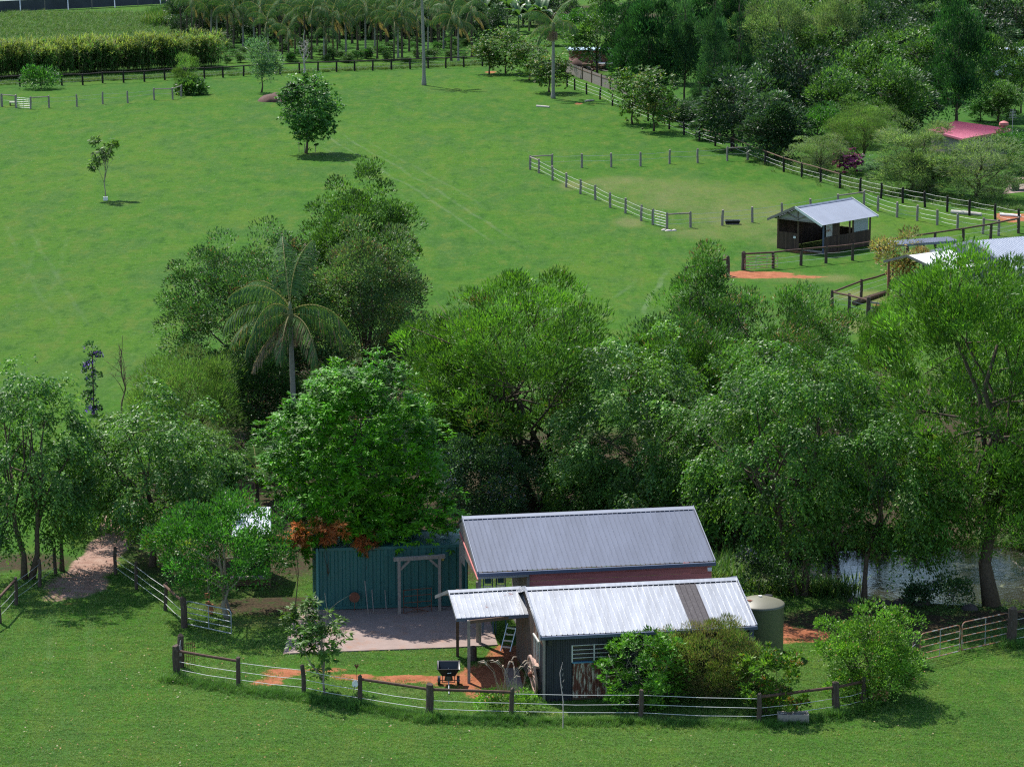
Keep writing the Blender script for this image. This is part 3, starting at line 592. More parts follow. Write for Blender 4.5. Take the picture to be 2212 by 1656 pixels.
cwall(wl_, FS(0, 1.95), FS(0, .85), 0, 1.0, DARKWALL); cwall(wl_, FS(0, 1.95), FS(0, .85), 1.95, FE + .6, RUSTY, FE + .23); cwall(wl_, FS(0, .85), FS(0, 0), 0, 2.0, DARKWALL); cwall(wl_, FS(0, .85), FS(0, 0), 2.0, FE + .23, RUSTY, FE)
MB().beam(FS(-.02, -.02, 0), FS(-.02, -.02, FE), .09, .09).part('corner_post', WOODGR, sh); MB().beam(FS(FW + .03, -.03, 0), FS(FW + .03, -.03, FE - .05), .16, .16).part('downpipe', TRIMBL, sh)
MB().box(FS(.18, -.09, 2.22), (.14, .12, .2), math.radians(10)).part('wall_lamp', BLACKP, sh)
# louvre window in the front wall, rusty iron panel under it
wd_ = MB().beam(FS(1.0, -.02, 1.41), FS(2.6, -.02, 1.41), .1, .05).part('window', BLUESILL, sh)
for u in (1.0, 1.8, 2.6): MB().beam(FS(u, -.03, 1.43), FS(u, -.03, 2.06), .05, .05).part('frame', CREAM, wd_)
for z in (1.585, 1.735, 1.885, 2.045): MB().beam(FS(1.0, -.045, z), FS(2.6, -.045, z), .03, .022).part('glazing_bar', CREAM, wd_)
for u in (1.0, 1.8):
    for k in range(4): MB().quad(FS(u + .02, .02, 1.435 + .155 * k), FS(u + .78, .02, 1.435 + .155 * k), FS(u + .78, -.0, 1.585 + .155 * k), FS(u + .02, -.0, 1.585 + .155 * k)).part('pane', GLASS, wd_)
cwall(sh, FS(1.02, -.05), FS(2.62, -.05), .1, 1.39, RUSTY, name='rusty_iron_panel', pitch=.1, h=.02, kind='corr', sw=1.6)
cwall(sh, FS(1.0, 0.03), FS(2.6, 0.03), 0, 1.4, DARKWALL)
# side window with timber sill and hood
ws_ = MB().beam(FS(-.08, 1.95, 1.02), FS(-.08, .85, 1.02), .14, .09).part('window', WHEELW, sh)
for v in (1.92, 1.4, .88): MB().beam(FS(-.02, v, 1.06), FS(-.02, v, 1.95), .05, .05).part('frame', CREAM, ws_)
MB().beam(FS(-.03, 1.95, 1.97), FS(-.03, .85, 1.97), .08, .06).part('frame', CREAM, ws_)
for v in (1.4, .88): MB().quad(FS(0, v + .5, 1.07), FS(0, v, 1.07), FS(0, v, 1.94), FS(0, v + .5, 1.94)).part('pane', GLASS, ws_)

# carport roof beside it ----------------------------------------------------------------------
CP = frame((-1.93, 102.55, 0), 12.0); CW, CE, CR, CD = 2.62, 2.38, 2.98, 1.45
cp = thing('carport', 'open timber-posted carport with rust-spotted zinc roof beside the dark shed', 'carport', CP(0, 0))
rf = MB().beam(CP(0, CD, CR - .06), CP(CW, CD, CR - .06), .05, .09).part('roof', TIMBER, cp)
sheets(rf, 'roof_sheet', CP(-.1, -.1, CE), CP(CW, -.1, CE), CP(-.1, CD, CR), CP(CW, CD, CR), ZINCR, .87, .20, .032)
sheets(rf, 'roof_sheet', CP(CW, 2 * CD + 1.2, CE - .3), CP(-.1, 2 * CD + 1.2, CE - .3), CP(CW, CD, CR), CP(-.1, CD, CR), ZINCR, .87, .20, .032)
mb = MB(); mb.quad(CP(-.12, CD - .16, CR - .02), CP(CW, CD - .16, CR - .02), CP(CW, CD, CR + .05), CP(-.12, CD, CR + .05)); mb.quad(CP(-.12, CD, CR + .05), CP(CW, CD, CR + .05), CP(CW, CD + .16, CR - .02), CP(-.12, CD + .16, CR - .02)); mb.part('ridge_cap', ZINC, rf)
MB().beam(CP(-.12, -.12, CE - .05), CP(CW, -.12, CE - .05), .05, .12).part('fascia', TRIMBL, rf)
mb = MB(); mb.beam(CP(-.12, -.14, CE - .03), CP(-.12, CD, CR + .0), .03, .12); mb.beam(CP(-.12, CD, CR), CP(-.12, 2 * CD + 1.2, CE - .33), .03, .12); mb.part('barge_board', ZINC, rf)
for (x, y), ht_, mm in ((P(1013, 1474).xy, 2.36, WOODGR), (P(988.5, 1417).xy, 2.6, RAIL), (P(1031.5, 1388).xy, 2.42, WOODGR)):
    MB().beam((x, y, -.1), (x, y, ht_), .11, .11).part('post', mm, cp)
MB().beam(P(1013, 1474) + Vector((0, 0, 2.3)), CP(CW, .02, 2.3), .06, .12).part('beam', TIMBER, cp)

# rear shed: grey roof, red boards ------------------------------------------------------------
RS = frame((-1.28, 106.96, 0), 10.4); RW, RE, RR, RD = 9.2, 2.9, 4.17, 3.55
rs = thing('rear_shed', 'red-boarded shed under a broad grey ribbed roof behind the silver-roofed shed', 'shed', RS(0, 0))
rf = MB().beam(RS(0, RD, RR - .06), RS(RW, RD, RR - .06), .06, .1).part('roof', TRIMGR, rs)
sheets(rf, 'roof_sheet', RS(0, 0, RE), RS(RW, 0, RE), RS(0, RD, RR), RS(RW, RD, RR), GREYROOF, .77, .192, .028)
sheets(rf, 'roof_sheet', RS(RW, RD + 1.3, RE + .7), RS(0, RD + 1.3, RE + .7), RS(RW, RD, RR), RS(0, RD, RR), GREYROOF, .77, .192, .028)
mb = MB(); mb.quad(RS(-.03, RD - .2, RR - .03), RS(RW + .03, RD - .2, RR - .03), RS(RW + .03, RD, RR + .05), RS(-.03, RD, RR + .05)); mb.quad(RS(-.03, RD, RR + .05), RS(RW + .03, RD, RR + .05), RS(RW + .03, RD + .2, RR - .03), RS(-.03, RD + .2, RR - .03)); mb.part('ridge_cap', TRIMGR, rf)
for u in (-.03, RW + .03):
    MB().beam(RS(u, -.05, RE - .02), RS(u, RD, RR + .01), .03, .16).part('barge_board', TRIMGR, rf)
MB().beam(RS(-.05, -.07, RE - .09), RS(RW + .05, -.07, RE - .09), .1, .13).part('gutter', TRIMBL, rf)
wl_ = MB().beam(RS(1.95, .2, .02), RS(RW - .1, .2, .02), .06, .1).part('wall', TIMBER, rs)
for k in range(13):
    z = .1 + k * .21; me = MB().beam(RS(1.95, .16 + .012 * (k % 2), z + .1), RS(RW - .05, .16 + .012 * (k % 2), z + .1), .03, .2).part('board', REDBOARD, wl_)
MB().quad(RS(RW - .06, .17, 0), RS(RW - .06, RD + 1.2, 0), RS(RW - .06, RD + 1.2, RE + .75), RS(RW - .06, RD, RR - .04), RS(RW - .06, .17, RE)).part('end_wall', REDBOARD, wl_)
MB().quad(RS(1.95, .2, 0), RS(1.95, RD, 0), RS(1.95, RD, RE), RS(1.95, .2, RE)).part('partition', WOODGR, wl_)
cwall(wl_, RS(.08, RD + 1.2), RS(.08, RD), 2.2, RE + .7, WOODGR, RR - .05); cwall(wl_, RS(.08, RD), RS(.08, .3), 2.55, RR - .05, WOODGR, RE + .05)
MB().beam(RS(.02, .2, 2.55), RS(.02, RD + .9, 3.35), .04, .06).part('brace', REDBOARD, wl_)
MB().beam(RS(0, .03, RE - .22), RS(1.95, .03, RE - .22), .04, .1).part('lintel', GALV, wl_)
for u, v in ((.08, .12), (.08, RD + 1.1), (1.95, .12)): MB().beam(RS(u, v, -.1), RS(u, v, RE - .12), .1, .1).part('post', WOODGR, rs)
MB().box(RS(RW - .2, -.12, RE - .28), (.16, .14, .12)).part('floodlight', PAINTW, rs)

# shipping container --------------------------------------------------------------------------
CN = frame((-7.77, 111.72, 0), 7.08)
ct = thing('shipping_container', 'teal ribbed steel shipping container standing behind the concrete pad', 'container', CN(0, 0))
ctb = cwall(ct, CN(0, 0), CN(6.06, 0), .2, 2.5, TEAL, name='side_panel', pitch=.29, h=-.036, sw=1.16)
cwall(ct, CN(6.06, 0), CN(6.06, 2.44), .2, 2.5, TEAL, name='end_panel', pitch=.29, h=-.036, sw=1.22); cwall(ct, CN(0, 2.44), CN(0, 0), .2, 2.5, TEAL, name='end_panel', pitch=.29, h=-.036, sw=1.22); cwall(ct, CN(6.06, 2.44), CN(0, 2.44), .2, 2.5, TEAL, name='side_panel', pitch=.29, h=-.036, sw=1.16)
for u, v in ((.07, .03), (5.99, .03), (.07, 2.41), (5.99, 2.41)): MB().beam(CN(u, v, .08), CN(u, v, 2.58), .14, .09).part('corner_post', TEALL, ct)
for v in (.0, 2.44):
    for z in (.14, 2.53): MB().beam(CN(.14, v, z), CN(5.92, v, z), .06, .12).part('rail', TEAL, ct)
MB().quad(CN(0, 0, 2.56), CN(6.06, 0, 2.56), CN(6.06, 2.44, 2.56), CN(0, 2.44, 2.56)).part('roof', TEAL, ct)
MB().box(CN(5.05, -.05, 2.0), (.1, .02, .12), .12).part('sticker', mat('yellow_sticker', (.45, .33, .08), .7), ct)

# small lean-to shed hidden among the trees by the container: white roof
LS = frame(P(572, 1266), 5)
ls = thing('lean_to_shed', 'low dark lean-to with a white corrugated roof half hidden by trees', 'shed', LS(0, 0))
rf = MB().beam(LS(-1.2, 2.2, 2.55), LS(.2, 2.2, 2.55), .05, .08).part('roof', TIMBER, ls)
sheets(rf, 'roof_sheet', LS(-1.3, -.3, 2.2), LS(.3, -.3, 2.2), LS(-1.3, 2.4, 2.75), LS(.3, 2.4, 2.75), LTROOF, .8, .076, .018, 'corr')
for u in (-1.2, .2): MB().beam(LS(u, -.2, 0), LS(u, -.2, 2.2), .09, .09).part('post', TIMBER, ls)
MB().box(LS(-.5, 2.25, 1.25), (1.5, .05, 2.6), math.radians(5)).part('back_wall', WOODDK, ls)
MB().box(LS(-.6, .15, .35), (1.6, .3, .08), math.radians(5)).part('bench', WOODGR, ls); MB().box(LS(-.6, .15, .16), (1.5, .06, .3), math.radians(5)).part('bench_base', TIMBER, ls)

# horse shelter in the paddock -----------------------------------------------------------------
HS = frame((22.02, 204.29, 0), 47.0)   # corner nearest; u along the long side, v along the open gable end
HLn, HWd, HE, HR = 5.55, 4.05, 2.25, 3.2
hs = thing('horse_shelter', 'brown timber field shelter with pale tin gable roof and open end', 'shelter', HS(0, 0))
rf = MB().beam(HS(-.5, HWd / 2, HR - .08), HS(HLn + .3, HWd / 2, HR - .08), .06, .1).part('roof', TIMBER, hs)
sheets(rf, 'roof_sheet', HS(-.7, -.35, HE - .12), HS(HLn + .4, -.35, HE - .12), HS(-.7, HWd / 2, HR), HS(HLn + .4, HWd / 2, HR), LTROOF, .83, .076, .018, 'corr')
sheets(rf, 'roof_sheet', HS(HLn + .4, HWd + .35, HE - .12), HS(-.7, HWd + .35, HE - .12), HS(HLn + .4, HWd / 2, HR), HS(-.7, HWd / 2, HR), LTROOF, .83, .076, .018, 'corr')
mb = MB(); mb.quad(HS(-.72, HWd / 2 - .16, HR - .03), HS(HLn + .42, HWd / 2 - .16, HR - .03), HS(HLn + .42, HWd / 2, HR + .06), HS(-.72, HWd / 2, HR + .06)); mb.quad(HS(-.72, HWd / 2, HR + .06), HS(HLn + .42, HWd / 2, HR + .06), HS(HLn + .42, HWd / 2 + .16, HR - .03), HS(-.72, HWd / 2 + .16, HR - .03)); mb.part('ridge_cap', ZINC, rf)
for u in (-.72, HLn + .42):
    for a, b in (((-.42), HWd / 2), (HWd + .42, HWd / 2)):
        MB().beam(HS(u, a, HE - .14), HS(u, b, HR + .02), .04, .17).part('barge_board', PAINTW if a < 0 else WOODGR, rf)
MB().quad(HS(-.3, .1, HE - .05), HS(-.3, HWd - .1, HE - .05), HS(-.3, HWd / 2, HR - .12)).part('gable_infill', mat('pale_weathered_board', (.34, .33, .31), .9, var=.15), hs)
for a, b in (((HWd / 2, HE), (HWd / 2, HR - .15)), ((HWd / 2, HE + .1), (HWd * .26, HE + .42)), ((HWd / 2, HE + .1), (HWd * .74, HE + .42)), ((0, HE - .02), (HWd, HE - .02))):
    MB().beam(HS(-.34, a[0], a[1]), HS(-.34, b[0], b[1]), .07, .09, up=(1, 0, 0)).part('truss_timber', WOODGR, hs)
PLK = mat('dark_plank', (.075, .045, .032), .9, var=.3, scale=4, stretch=(4, 4, .5), var2=.3)
def planks(parent, a, b, z0, z1, step=.16, m=PLK):
    a, b = Vector(a), Vector(b); n = max(1, round((b - a).length / step)); rnd = random.Random(int(a.x * 100)); d = (b - a) / n; rz = math.atan2(d.y, d.x)
    for i in range(n):
        c_ = a + d * (i + .5); zz = z1 + rnd.uniform(-.02, .02)
        MB().box((c_.x, c_.y, (z0 + zz) / 2), (d.length - .012, .03 + rnd.uniform(0, .012), zz - z0), rz).part('plank', m, parent)
wl_ = MB().beam(HS(.05, .04, .12), HS(HLn, .04, .12), .06, .1).part('wall', TIMBER, hs)
planks(wl_, HS(.06, 0), HS(HLn, 0), 0.02, 1.15); planks(wl_, HS(0, HWd), HS(0, HWd - 1.75), 0.02, 1.25); planks(wl_, HS(HLn, 0), HS(HLn, HWd), 0.02, 1.15); planks(wl_, HS(HLn, HWd), HS(0, HWd), 0.02, 2.2)
planks(wl_, HS(1.05, 0), HS(1.75, 0), 1.18, 2.2); 
OLDW = mat('flaking_white_panel', (.45, .42, .40), .85, var=.2, scale=3, col2=(.22, .09, .05), mix=(.5, .62))
cwall(wl_, HS(.3, .0), HS(1.05, .0), 1.18, 2.15, OLDW, pitch=.1, h=.02, kind='corr'); cwall(wl_, HS(3.6, .0), HS(5.3, .0), 1.18, 2.18, LTROOF, pitch=.1, h=.02, kind='corr')
for u, v in ((0, 0), (1.8, 0), (3.1, 0), (3.5, 0), (HLn, 0), (0, HWd), (HLn, HWd), (0, HWd - 1.8), (HLn / 2, HWd)):
    MB().beam(HS(u, v, -.1), HS(u, v, HE), .12, .12).part('post', TIMBER if (u, v) != (0, 0) else TRIMBL, hs)
MB().beam(HS(.0, .05, .12), HS(.0, HWd - 1.9, .12), .12, .12).part('threshold', WOODGR, hs)
MB().box(HS(-.06, HWd - 1.55, .95), (.22, .02, .16), math.radians(137)).part('notice', PAINTW, hs)
for u in (0, HLn): MB().beam(HS(u, 0, HE - .03), HS(u, HWd, HE - .03), .08, .12).part('tie_beam', TIMBER, hs)
for v in (0, HWd): MB().beam(HS(0, v, HE - .03), HS(HLn, v, HE - .03), .08, .12).part('wall_plate', TIMBER, hs)

# grey stable with white lean-to, right ---------------------------------------------------------
SG = frame((29.5, 184.0, 0), 28.0)     # gable end runs along -v .. +v, ridge along u
sg = thing('grey_stable', 'grey corrugated stable with pale blue-grey gable roof', 'building', SG(0, 0))
GH, GE, GR = 4.6, 2.7, 4.0
rf = MB().beam(SG(0, 0, GR - .06), SG(14, 0, GR - .06), .06, .1).part('roof', TRIMGR, sg)
sheets(rf, 'roof_sheet', SG(-.15, -GH - .2, GE - .05), SG(14, -GH - .2, GE - .05), SG(-.15, 0, GR), SG(14, 0, GR), LTROOF, .78, .195, .03)
sheets(rf, 'roof_sheet', SG(14, GH + .2, GE - .05), SG(-.15, GH + .2, GE - .05), SG(14, 0, GR), SG(-.15, 0, GR), LTROOF, .78, .195, .03)
for s_ in (-1, 1): MB().beam(SG(-.17, s_ * (GH + .2), GE - .08), SG(-.17, 0, GR + .01), .03, .18).part('barge_board', LTROOF, rf)
wl_ = MB().beam(SG(0, -GH, .05), SG(0, GH, .05), .06, .08).part('wall', TIMBER, sg)
GWALL = mat('blue_grey_wall_sheet', (.155, .175, .215), .5, .1, var=.1, scale=1.5)
cwall(wl_, SG(0, GH), SG(0, 0), 0, GE, GWALL, GR - .06, pitch=.2, h=.03); cwall(wl_, SG(0, 0), SG(0, -GH), 0, GR - .06, GWALL, GE, pitch=.2, h=.03); cwall(wl_, SG(0, -GH), SG(14, -GH), 0, GE, GWALL, pitch=.2, h=.03)
VF = frame((27.0, 181.3, 0), 38.0)
wt = thing('white_veranda', 'low white-roofed veranda on dark posts against the grey stable', 'veranda', VF(0, 0))
rf = MB().beam(VF(0, 2.9, 3.0), VF(4.0, 2.9, 3.0), .08, .12).part('roof', TIMBER, wt)
sheets(rf, 'roof_sheet', VF(-.1, 0, 2.5), VF(4.3, 0, 2.5), VF(-.1, 2.9, 3.1), VF(4.3, 2.9, 3.1), WHITEROOF, .78, .195, .03); sheets(rf, 'roof_sheet', VF(4.3, 4.9, 2.5), VF(-.1, 4.9, 2.5), VF(4.3, 2.9, 3.1), VF(-.1, 2.9, 3.1), WHITEROOF, .78, .195, .03)
for v in (-.05, 4.95): MB().beam(VF(-.12, v, 2.47), VF(-.12, 2.9, 3.11), .04, .16).part('barge_board', WOODGR, rf)
for u, v in ((.1, .2), (.1, 4.7), (2.2, .2), (4.1, .2)): MB().beam(VF(u, v, 0), VF(u, v, 2.5), .14, .14).part('post', BRICKWALL, wt)
ka, kb = P(1923, 529, 2.2), P(2069, 519, 2.2); kn = Vector((-(kb - ka).y, (kb - ka).x, 0)).normalized() * 1.3 + Vector((0, 0, .06))
sk = thing('stable_skillion', 'long thin dark-edged skillion roof behind the autumn-coloured tree', 'roof', (ka.x, ka.y, 0))
rf = MB().beam(ka - Vector((0, 0, .08)), kb - Vector((0, 0, .08)), .08, .16).part('roof', TRIMGR, sk); sheets(rf, 'roof_sheet', ka, kb, ka + kn, kb + kn, GREYROOF, .78, .195, .03)
for t_ in (.05, .5, .95):
    e = ka.lerp(kb, t_); MB().beam((e.x, e.y + .1, 0), (e.x, e.y + .1, 2.15), .12, .12).part('post', TIMBER, sk)

# neighbour's house with faded red roof -----------------------------------------------------------
hp = [P(2006, 280, 3.0), P(2081, 300, 2.8), P(2186, 279.5, 3.0), P(2064, 262, 3.7)]
nh = thing('neighbour_house', 'house with a faded pink-red metal roof beyond the shrubs', 'house', (hp[1].x, hp[1].y, 0))
rf = MB().beam(hp[0] - Vector((0, 0, .1)), hp[1] - Vector((0, 0, .1)), .06, .16).part('roof', PINKROOF, nh)
sheets(rf, 'roof_sheet', hp[1], hp[2], hp[0], hp[3], PINKROOF, .9, .22, .035)
MB().beam(hp[1] - Vector((0, 0, .1)), hp[2] - Vector((0, 0, .1)), .08, .2).part('gutter', REDBOARD, rf)
q = [p.lerp(sum(hp, Vector()) / 4, .08) for p in hp]
for i in range(4):
    a, b = q[i], q[(i + 1) % 4]; MB().quad((a.x, a.y, 0), (b.x, b.y, 0), (b.x, b.y, b.z - .15), (a.x, a.y, a.z - .15)).part('wall', WOODGR, nh)
e = P(2168, 282, 3.15); mb = MB(); mb.tube([(e.x, e.y, 2.9), (e.x, e.y, 3.5)], .22, 10); mb.tube([(e.x, e.y, 3.5), (e.x, e.y, 3.62), (e.x, e.y, 3.85), (e.x, e.y, 3.98)], [.22, .42, .40, .1], 12); mb.part('roof_ventilator', REDBOARD, nh)
e = P(2187, 281, 3.0); mb = MB(); mb.tube([(e.x, e.y, 2.6), (e.x, e.y, 4.8)], .03, 6)
for k in range(6): mb.beam((e.x - .35 + .02 * k, e.y, 4.1 + .13 * k), (e.x + .35 - .02 * k, e.y, 4.1 + .13 * k), .02, .02)
mb.part('aerial', GALV, nh)
# brick outbuilding with boat shed among trees at the back
ob = frame(P(1238, 152), 4)
obt = thing('brick_outbuilding', 'low red-brown brick outbuilding with a pale blue roof edge behind the log heap', 'building', ob(0, 0))
MB().box(ob(2.2, 3, 1.1), (4.6, 3.0, 2.2), math.radians(4)).part('wall', BRICKWALL, obt); MB().box(ob(2.2, 2.9, 2.28), (5.4, 3.6, .12), math.radians(4)).part('roof', mat('pale_blue_sheet', (.38, .50, .58), .5, .2), obt); MB().box(ob(3.0, 1.46, .95), (.9, .04, 1.9), math.radians(4)).part('door', WOODGR, obt)
bt = thing('red_trailer', 'red flat trailer with white tray parked beside the brick outbuilding', 'trailer', ob(4.6, .6))
MB().box(ob(4.6, .6, .55), (3.0, 1.5, .22), math.radians(4)).part('chassis', REDP, bt); MB().box(ob(4.6, .6, .74), (3.0, 1.5, .12), math.radians(4)).part('tray', PAINTW, bt); MB().box(ob(4.9, 1.9, 1.5), (1.6, .6, .7), math.radians(4)).part('load', PAINTW, bt)
for u in (-.8, .8): MB().tube([ob(4.6 + u, -.2, .3), ob(4.6 + u, 0, .3)], .3, 14).part('wheel', BLACKP, bt)
# long dark windbreak at the far edge
a, b = P(-60, 32), P(395, 8); n = 9
wb = thing('windbreak', 'long low dark shade-cloth windbreak with a white top rail and leaning props', 'windbreak', a)
for i in range(n):
    p, q_ = a.lerp(b, i / n), a.lerp(b, (i + 1) / n)
    MB().quad((p.x, p.y, 0.1), (q_.x, q_.y, 0.1), (q_.x, q_.y, 1.75), (p.x, p.y, 1.75)).part('cloth_panel', SHADECLOTH, wb)
    MB().tube([(p.x, p.y, 0), (p.x, p.y, 2.1)], .07, 6).part('post', WOODGR, wb)
    MB().tube([(p.x, p.y - .02, 1.8), (q_.x, q_.y - .02, 1.8)], .06, 6).part('top_rail', PAINTW, wb)
    if i in (2, 4, 6, 8): MB().tube([(p.x + .2, p.y - 1.6, 0), (p.x - .1, p.y - .1, 1.75)], .08, 6).part('prop', PAINTW, wb)
#@@MORE
# ---------------------------------------------------------------- fences
def post_mesh(name, m, r, h, n=9, top=.9, seed=0):
    rnd = random.Random(seed); mb = MB()
    mb.tube([(0, 0, -.25), (0, 0, .2), (rnd.gauss(0, .01), rnd.gauss(0, .01), h * .6), (rnd.gauss(0, .015), rnd.gauss(0, .015), h - .02), (rnd.gauss(0, .015), 0, h)], [r * 1.03, r, r * .98, r * top, r * top * .8], n)
    return mb.mesh(name, m)
PM = {}
def pmesh(m, r, h):
    key = (m.name, r, h)
    if key not in PM: PM[key] = [post_mesh('post', m, r, h, seed=i) for i in range(3)]
    return PM[key]
rnd = random.Random(5)
def fence(name, label, posts, r=.075, h=1.2, m=WOOD, railm=RAIL, rails=(), wires=(.95, .62, .3), wire_r=.009, wm=WIRE, big=(), bigr=.13, rail_z=None, cat='fence', nowire=(), railt=.11, group=None, tilt=.02, second=()):
    """posts: pixel feet in order; rails: spans carrying a top rail"""
    pts = [P(*p) for p in posts]; t = thing(name, label, cat, pts[0], group)
    for i, p in enumerate(pts):
        b = i in big; me = pmesh(m, bigr if b else r, h * (1.06 if b else 1.0))[rnd.randrange(3)]
        o = link('post', me, t, p - pts[0]); o.rotation_euler = (rnd.gauss(0, tilt), rnd.gauss(0, tilt), rnd.random() * 6)
    rz = rail_z or h - .12
    for i in rails:
        a, b = pts[i] + Vector((0, 0, rz)), pts[i + 1] + Vector((0, 0, rz)); d = (b - a).normalized()
        MB().tube([a - d * .05, a.lerp(b, .5) + Vector((0, 0, rnd.gauss(0, .015))), b + d * .05], railt / 2, 8).part('rail', railm, t)
        if i in second:
            MB().tube([a - Vector((0, 0, .45)), b - Vector((0, 0, .45))], railt / 2.4, 8).part('rail', railm, t)
    for zi, z in enumerate(wires):
        run = []
        def flush(run):
            if len(run) > 1: MB().tube(run, wire_r, 4, cap=False).part('wire', wm, t)
        for i in range(len(pts) - 1):
            if i in nowire or (i in rails and z > rz - .25):
                flush(run); run = []; continue
            a, b = pts[i] + Vector((0, 0, z)), pts[i + 1] + Vector((0, 0, z))
            if not run: run = [a]
            run += [a.lerp(b, .5) - Vector((0, 0, .015 + .03 * rnd.random())), b]
        flush(run)
    return t
fence('post_and_rail_fence', 'weathered post fence with white tape wires along the mown slope before the sheds', [(382, 1460), (515, 1483), (657, 1500), (778, 1523), (928, 1546), (1104, 1552), (1384, 1555), (1639, 1563), (1806, 1541), (1864, 1528), (1925, 1490)],
      rails=(0, 3, 4, 7, 8), big=(0, 4, 8), h=1.12, r=.085, bigr=.14, rail_z=.98, wires=(.92, .58, .28), wire_r=.010, nowire=())
fence('side_fence', 'weathered fence with short rails turning back beside the open pipe gate', [(391, 1440), (398, 1355), (357, 1318), (295, 1272), (250, 1240)], rails=(1,), big=(0, 1), bigr=.13, h=1.15, wires=(.95, .62, .3), nowire=(0,))
g0, g1 = P(391, 1440), P(398, 1355)
fence('track_fence', 'fence with an orange-lit top rail beside the dirt track under the weeping trees', [(-70, 1385), (0, 1345), (35, 1306), (86, 1267), (120, 1240)], rails=(0, 1), h=1.15, wires=(.95, .62, .3))
fence('gate_post_fence', 'thick round gate post and rails at the end of the double pipe gates', [(2184, 1392), (2300, 1362), (2420, 1330)], rails=(0, 1), big=(0,), bigr=.19, h=1.38, wires=(.95, .55, .2))
fence('latch_post', 'short thick round post where the double pipe gates begin', [(1978, 1438), (1925, 1490)], big=(0,), bigr=.15, h=1.1, wires=(.9, .55, .3), cat='fence')
# boundary fence at the back, dark stained
bk = [(-30, 191), (43, 187), (88, 186), (134, 185), (179, 184), (222, 180), (267, 179), (312, 177), (356, 173), (399, 171.5), (442, 170), (482, 168), (526, 165), (565, 163), (605, 161.5), (647, 159), (687, 157), (727, 155.8), (766, 153.8), (805, 153), (845.5, 151), (886, 149.8), (925, 148), (963, 147.5), (1002, 145.4), (1042, 143.5), (1090, 141)]
fence('boundary_fence', 'long black-stained top-rail fence along the far edge of the field', bk, r=.11, h=1.28, m=WOODDK, railm=WOODDK, rails=range(len(bk) - 1), wires=(.8, .45), wire_r=.008, wm=WIREGR, railt=.13, rail_z=1.2)
ns = [(1225, 188), (1241.6, 195), (1267, 204.6), (1296, 215.4), (1323, 229), (1360, 245), (1400, 262), (1445.5, 279.7), (1477.6, 291.4), (1510.7, 304.5), (1545, 316), (1580, 326), (1615, 341), (1653, 356), (1693, 371.5), (1732, 383.5), (1772.6, 394.5), (1814, 407), (1858, 417.8), (1903, 429), (1950, 439), (1998, 448), (2046, 457.8), (2094, 466), (2150, 477), (2200, 488), (2260, 500)]
fence('neighbour_fence', 'black-post wire fence running diagonally below the shrubbery', ns, r=.10, h=1.28, m=WOODDK, railm=TIMBER, rails=range(9, 17), wires=(1.12, .75, .4), wire_r=.009, railt=.10, rail_z=1.2)
fence('paddock_side_fence', 'grey post and wire fence down the side of the small paddock', [(1145, 366.6), (1164, 374), (1193.6, 389.7), (1223, 405), (1253.7, 419), (1286, 432), (1318, 448.8), (1351, 461), (1384.7, 477), (1410, 485.8)], rails=(0,), r=.10, h=1.22, m=WOODGR, railm=WOODGR, wires=(1.05, .7, .35), wire_r=.008, wm=WIRE)
fence('paddock_back_fence', 'grey post and wire fence across the back of the small paddock', [(1145, 366.6), (1192.5, 364), (1256.8, 362.5), (1320.5, 361.4), (1383.7, 359.4), (1446.4, 354), (1507, 352), (1571, 347.6), (1615, 346)], rails=(0, 7), r=.10, h=1.25, m=WOODGR, railm=WOODGR, wires=(1.05, .6), wire_r=.010, wm=WIREGR)
fence('paddock_front_fence', 'grey posts with thin wires passing behind the field shelter', [(1440.7, 494), (1491.6, 491.4), (1560, 487.3), (1625, 480.6), (1688.4, 472), (1750, 462), (1810, 452), (1866, 444), (1896, 456.5), (1937.6, 469.8), (1981, 477), (2024.4, 486.3), (2068, 496.6), (2123, 505.3), (2157, 509), (2200, 503)], rails=(0, 6, 13), r=.10, h=1.2, m=WOODGR, railm=WOODGR, wires=(1.02, .65, .35), wire_r=.010, wm=WIREGR)
fence('yard_rail_fence', 'brown post and rail fence in front of the field shelter', [(1606, 583.4), (1670, 580), (1730, 573.6), (1784, 568.4), (1841.4, 562.7), (1900.6, 554), (1960, 545), (2020, 536), (2080, 527), (2139.6, 517), (2200, 504)], rails=range(10), big=(0,), bigr=.16, r=.11, h=1.18, wires=(.7, .35), wire_r=.009, railt=.13, rail_z=1.12)
fence('yard_wing_fence', 'short brown rail fence by the patch of red soil', [(1481, 616), (1526, 604), (1572, 595)], rails=(0, 1), big=(2,), bigr=.14, r=.11, h=1.25, wires=(.75, .4), railt=.13)
fence('yard_corner_fence', 'brown railed corner pen fence with white tapes above the acacias', [(1921, 626), (1860, 645), (1798, 670), (1834, 677.4), (1874.4, 688)], rails=(0, 1, 2, 3), big=(4,), bigr=.14, r=.10, h=1.28, wires=(.85, .5), railt=.13)
fence('garden_fence', 'thin grey post and wire fence with railed ends by the cane', [(66, 235.6), (106, 233), (166, 230.5), (222, 224.8), (276, 222.8), (333, 216), (373, 215.4), (391.4, 209)], rails=(0, 5, 6), r=.10, h=1.28, m=WOODGR, railm=WOODGR, wires=(1.05, .65), wire_r=.009, wm=WIREGR)
fence('garden_fence_end', 'two grey posts joined by a rail beside the bushy feathery tree', [(423, 198.6), (440, 194.5)], rails=(0,), r=.11, h=1.3, m=WOODGR, railm=WOODGR, wires=(), second=(0,))
fence('garden_gate_rail', 'two thick grey posts joined by a top rail left of the wire gate'.replace('left of', 'next to'), [(4, 230.5), (34.7, 233)], rails=(0,), r=.13, h=1.35, m=WOODGR, railm=WOODGR, wires=(.7,))
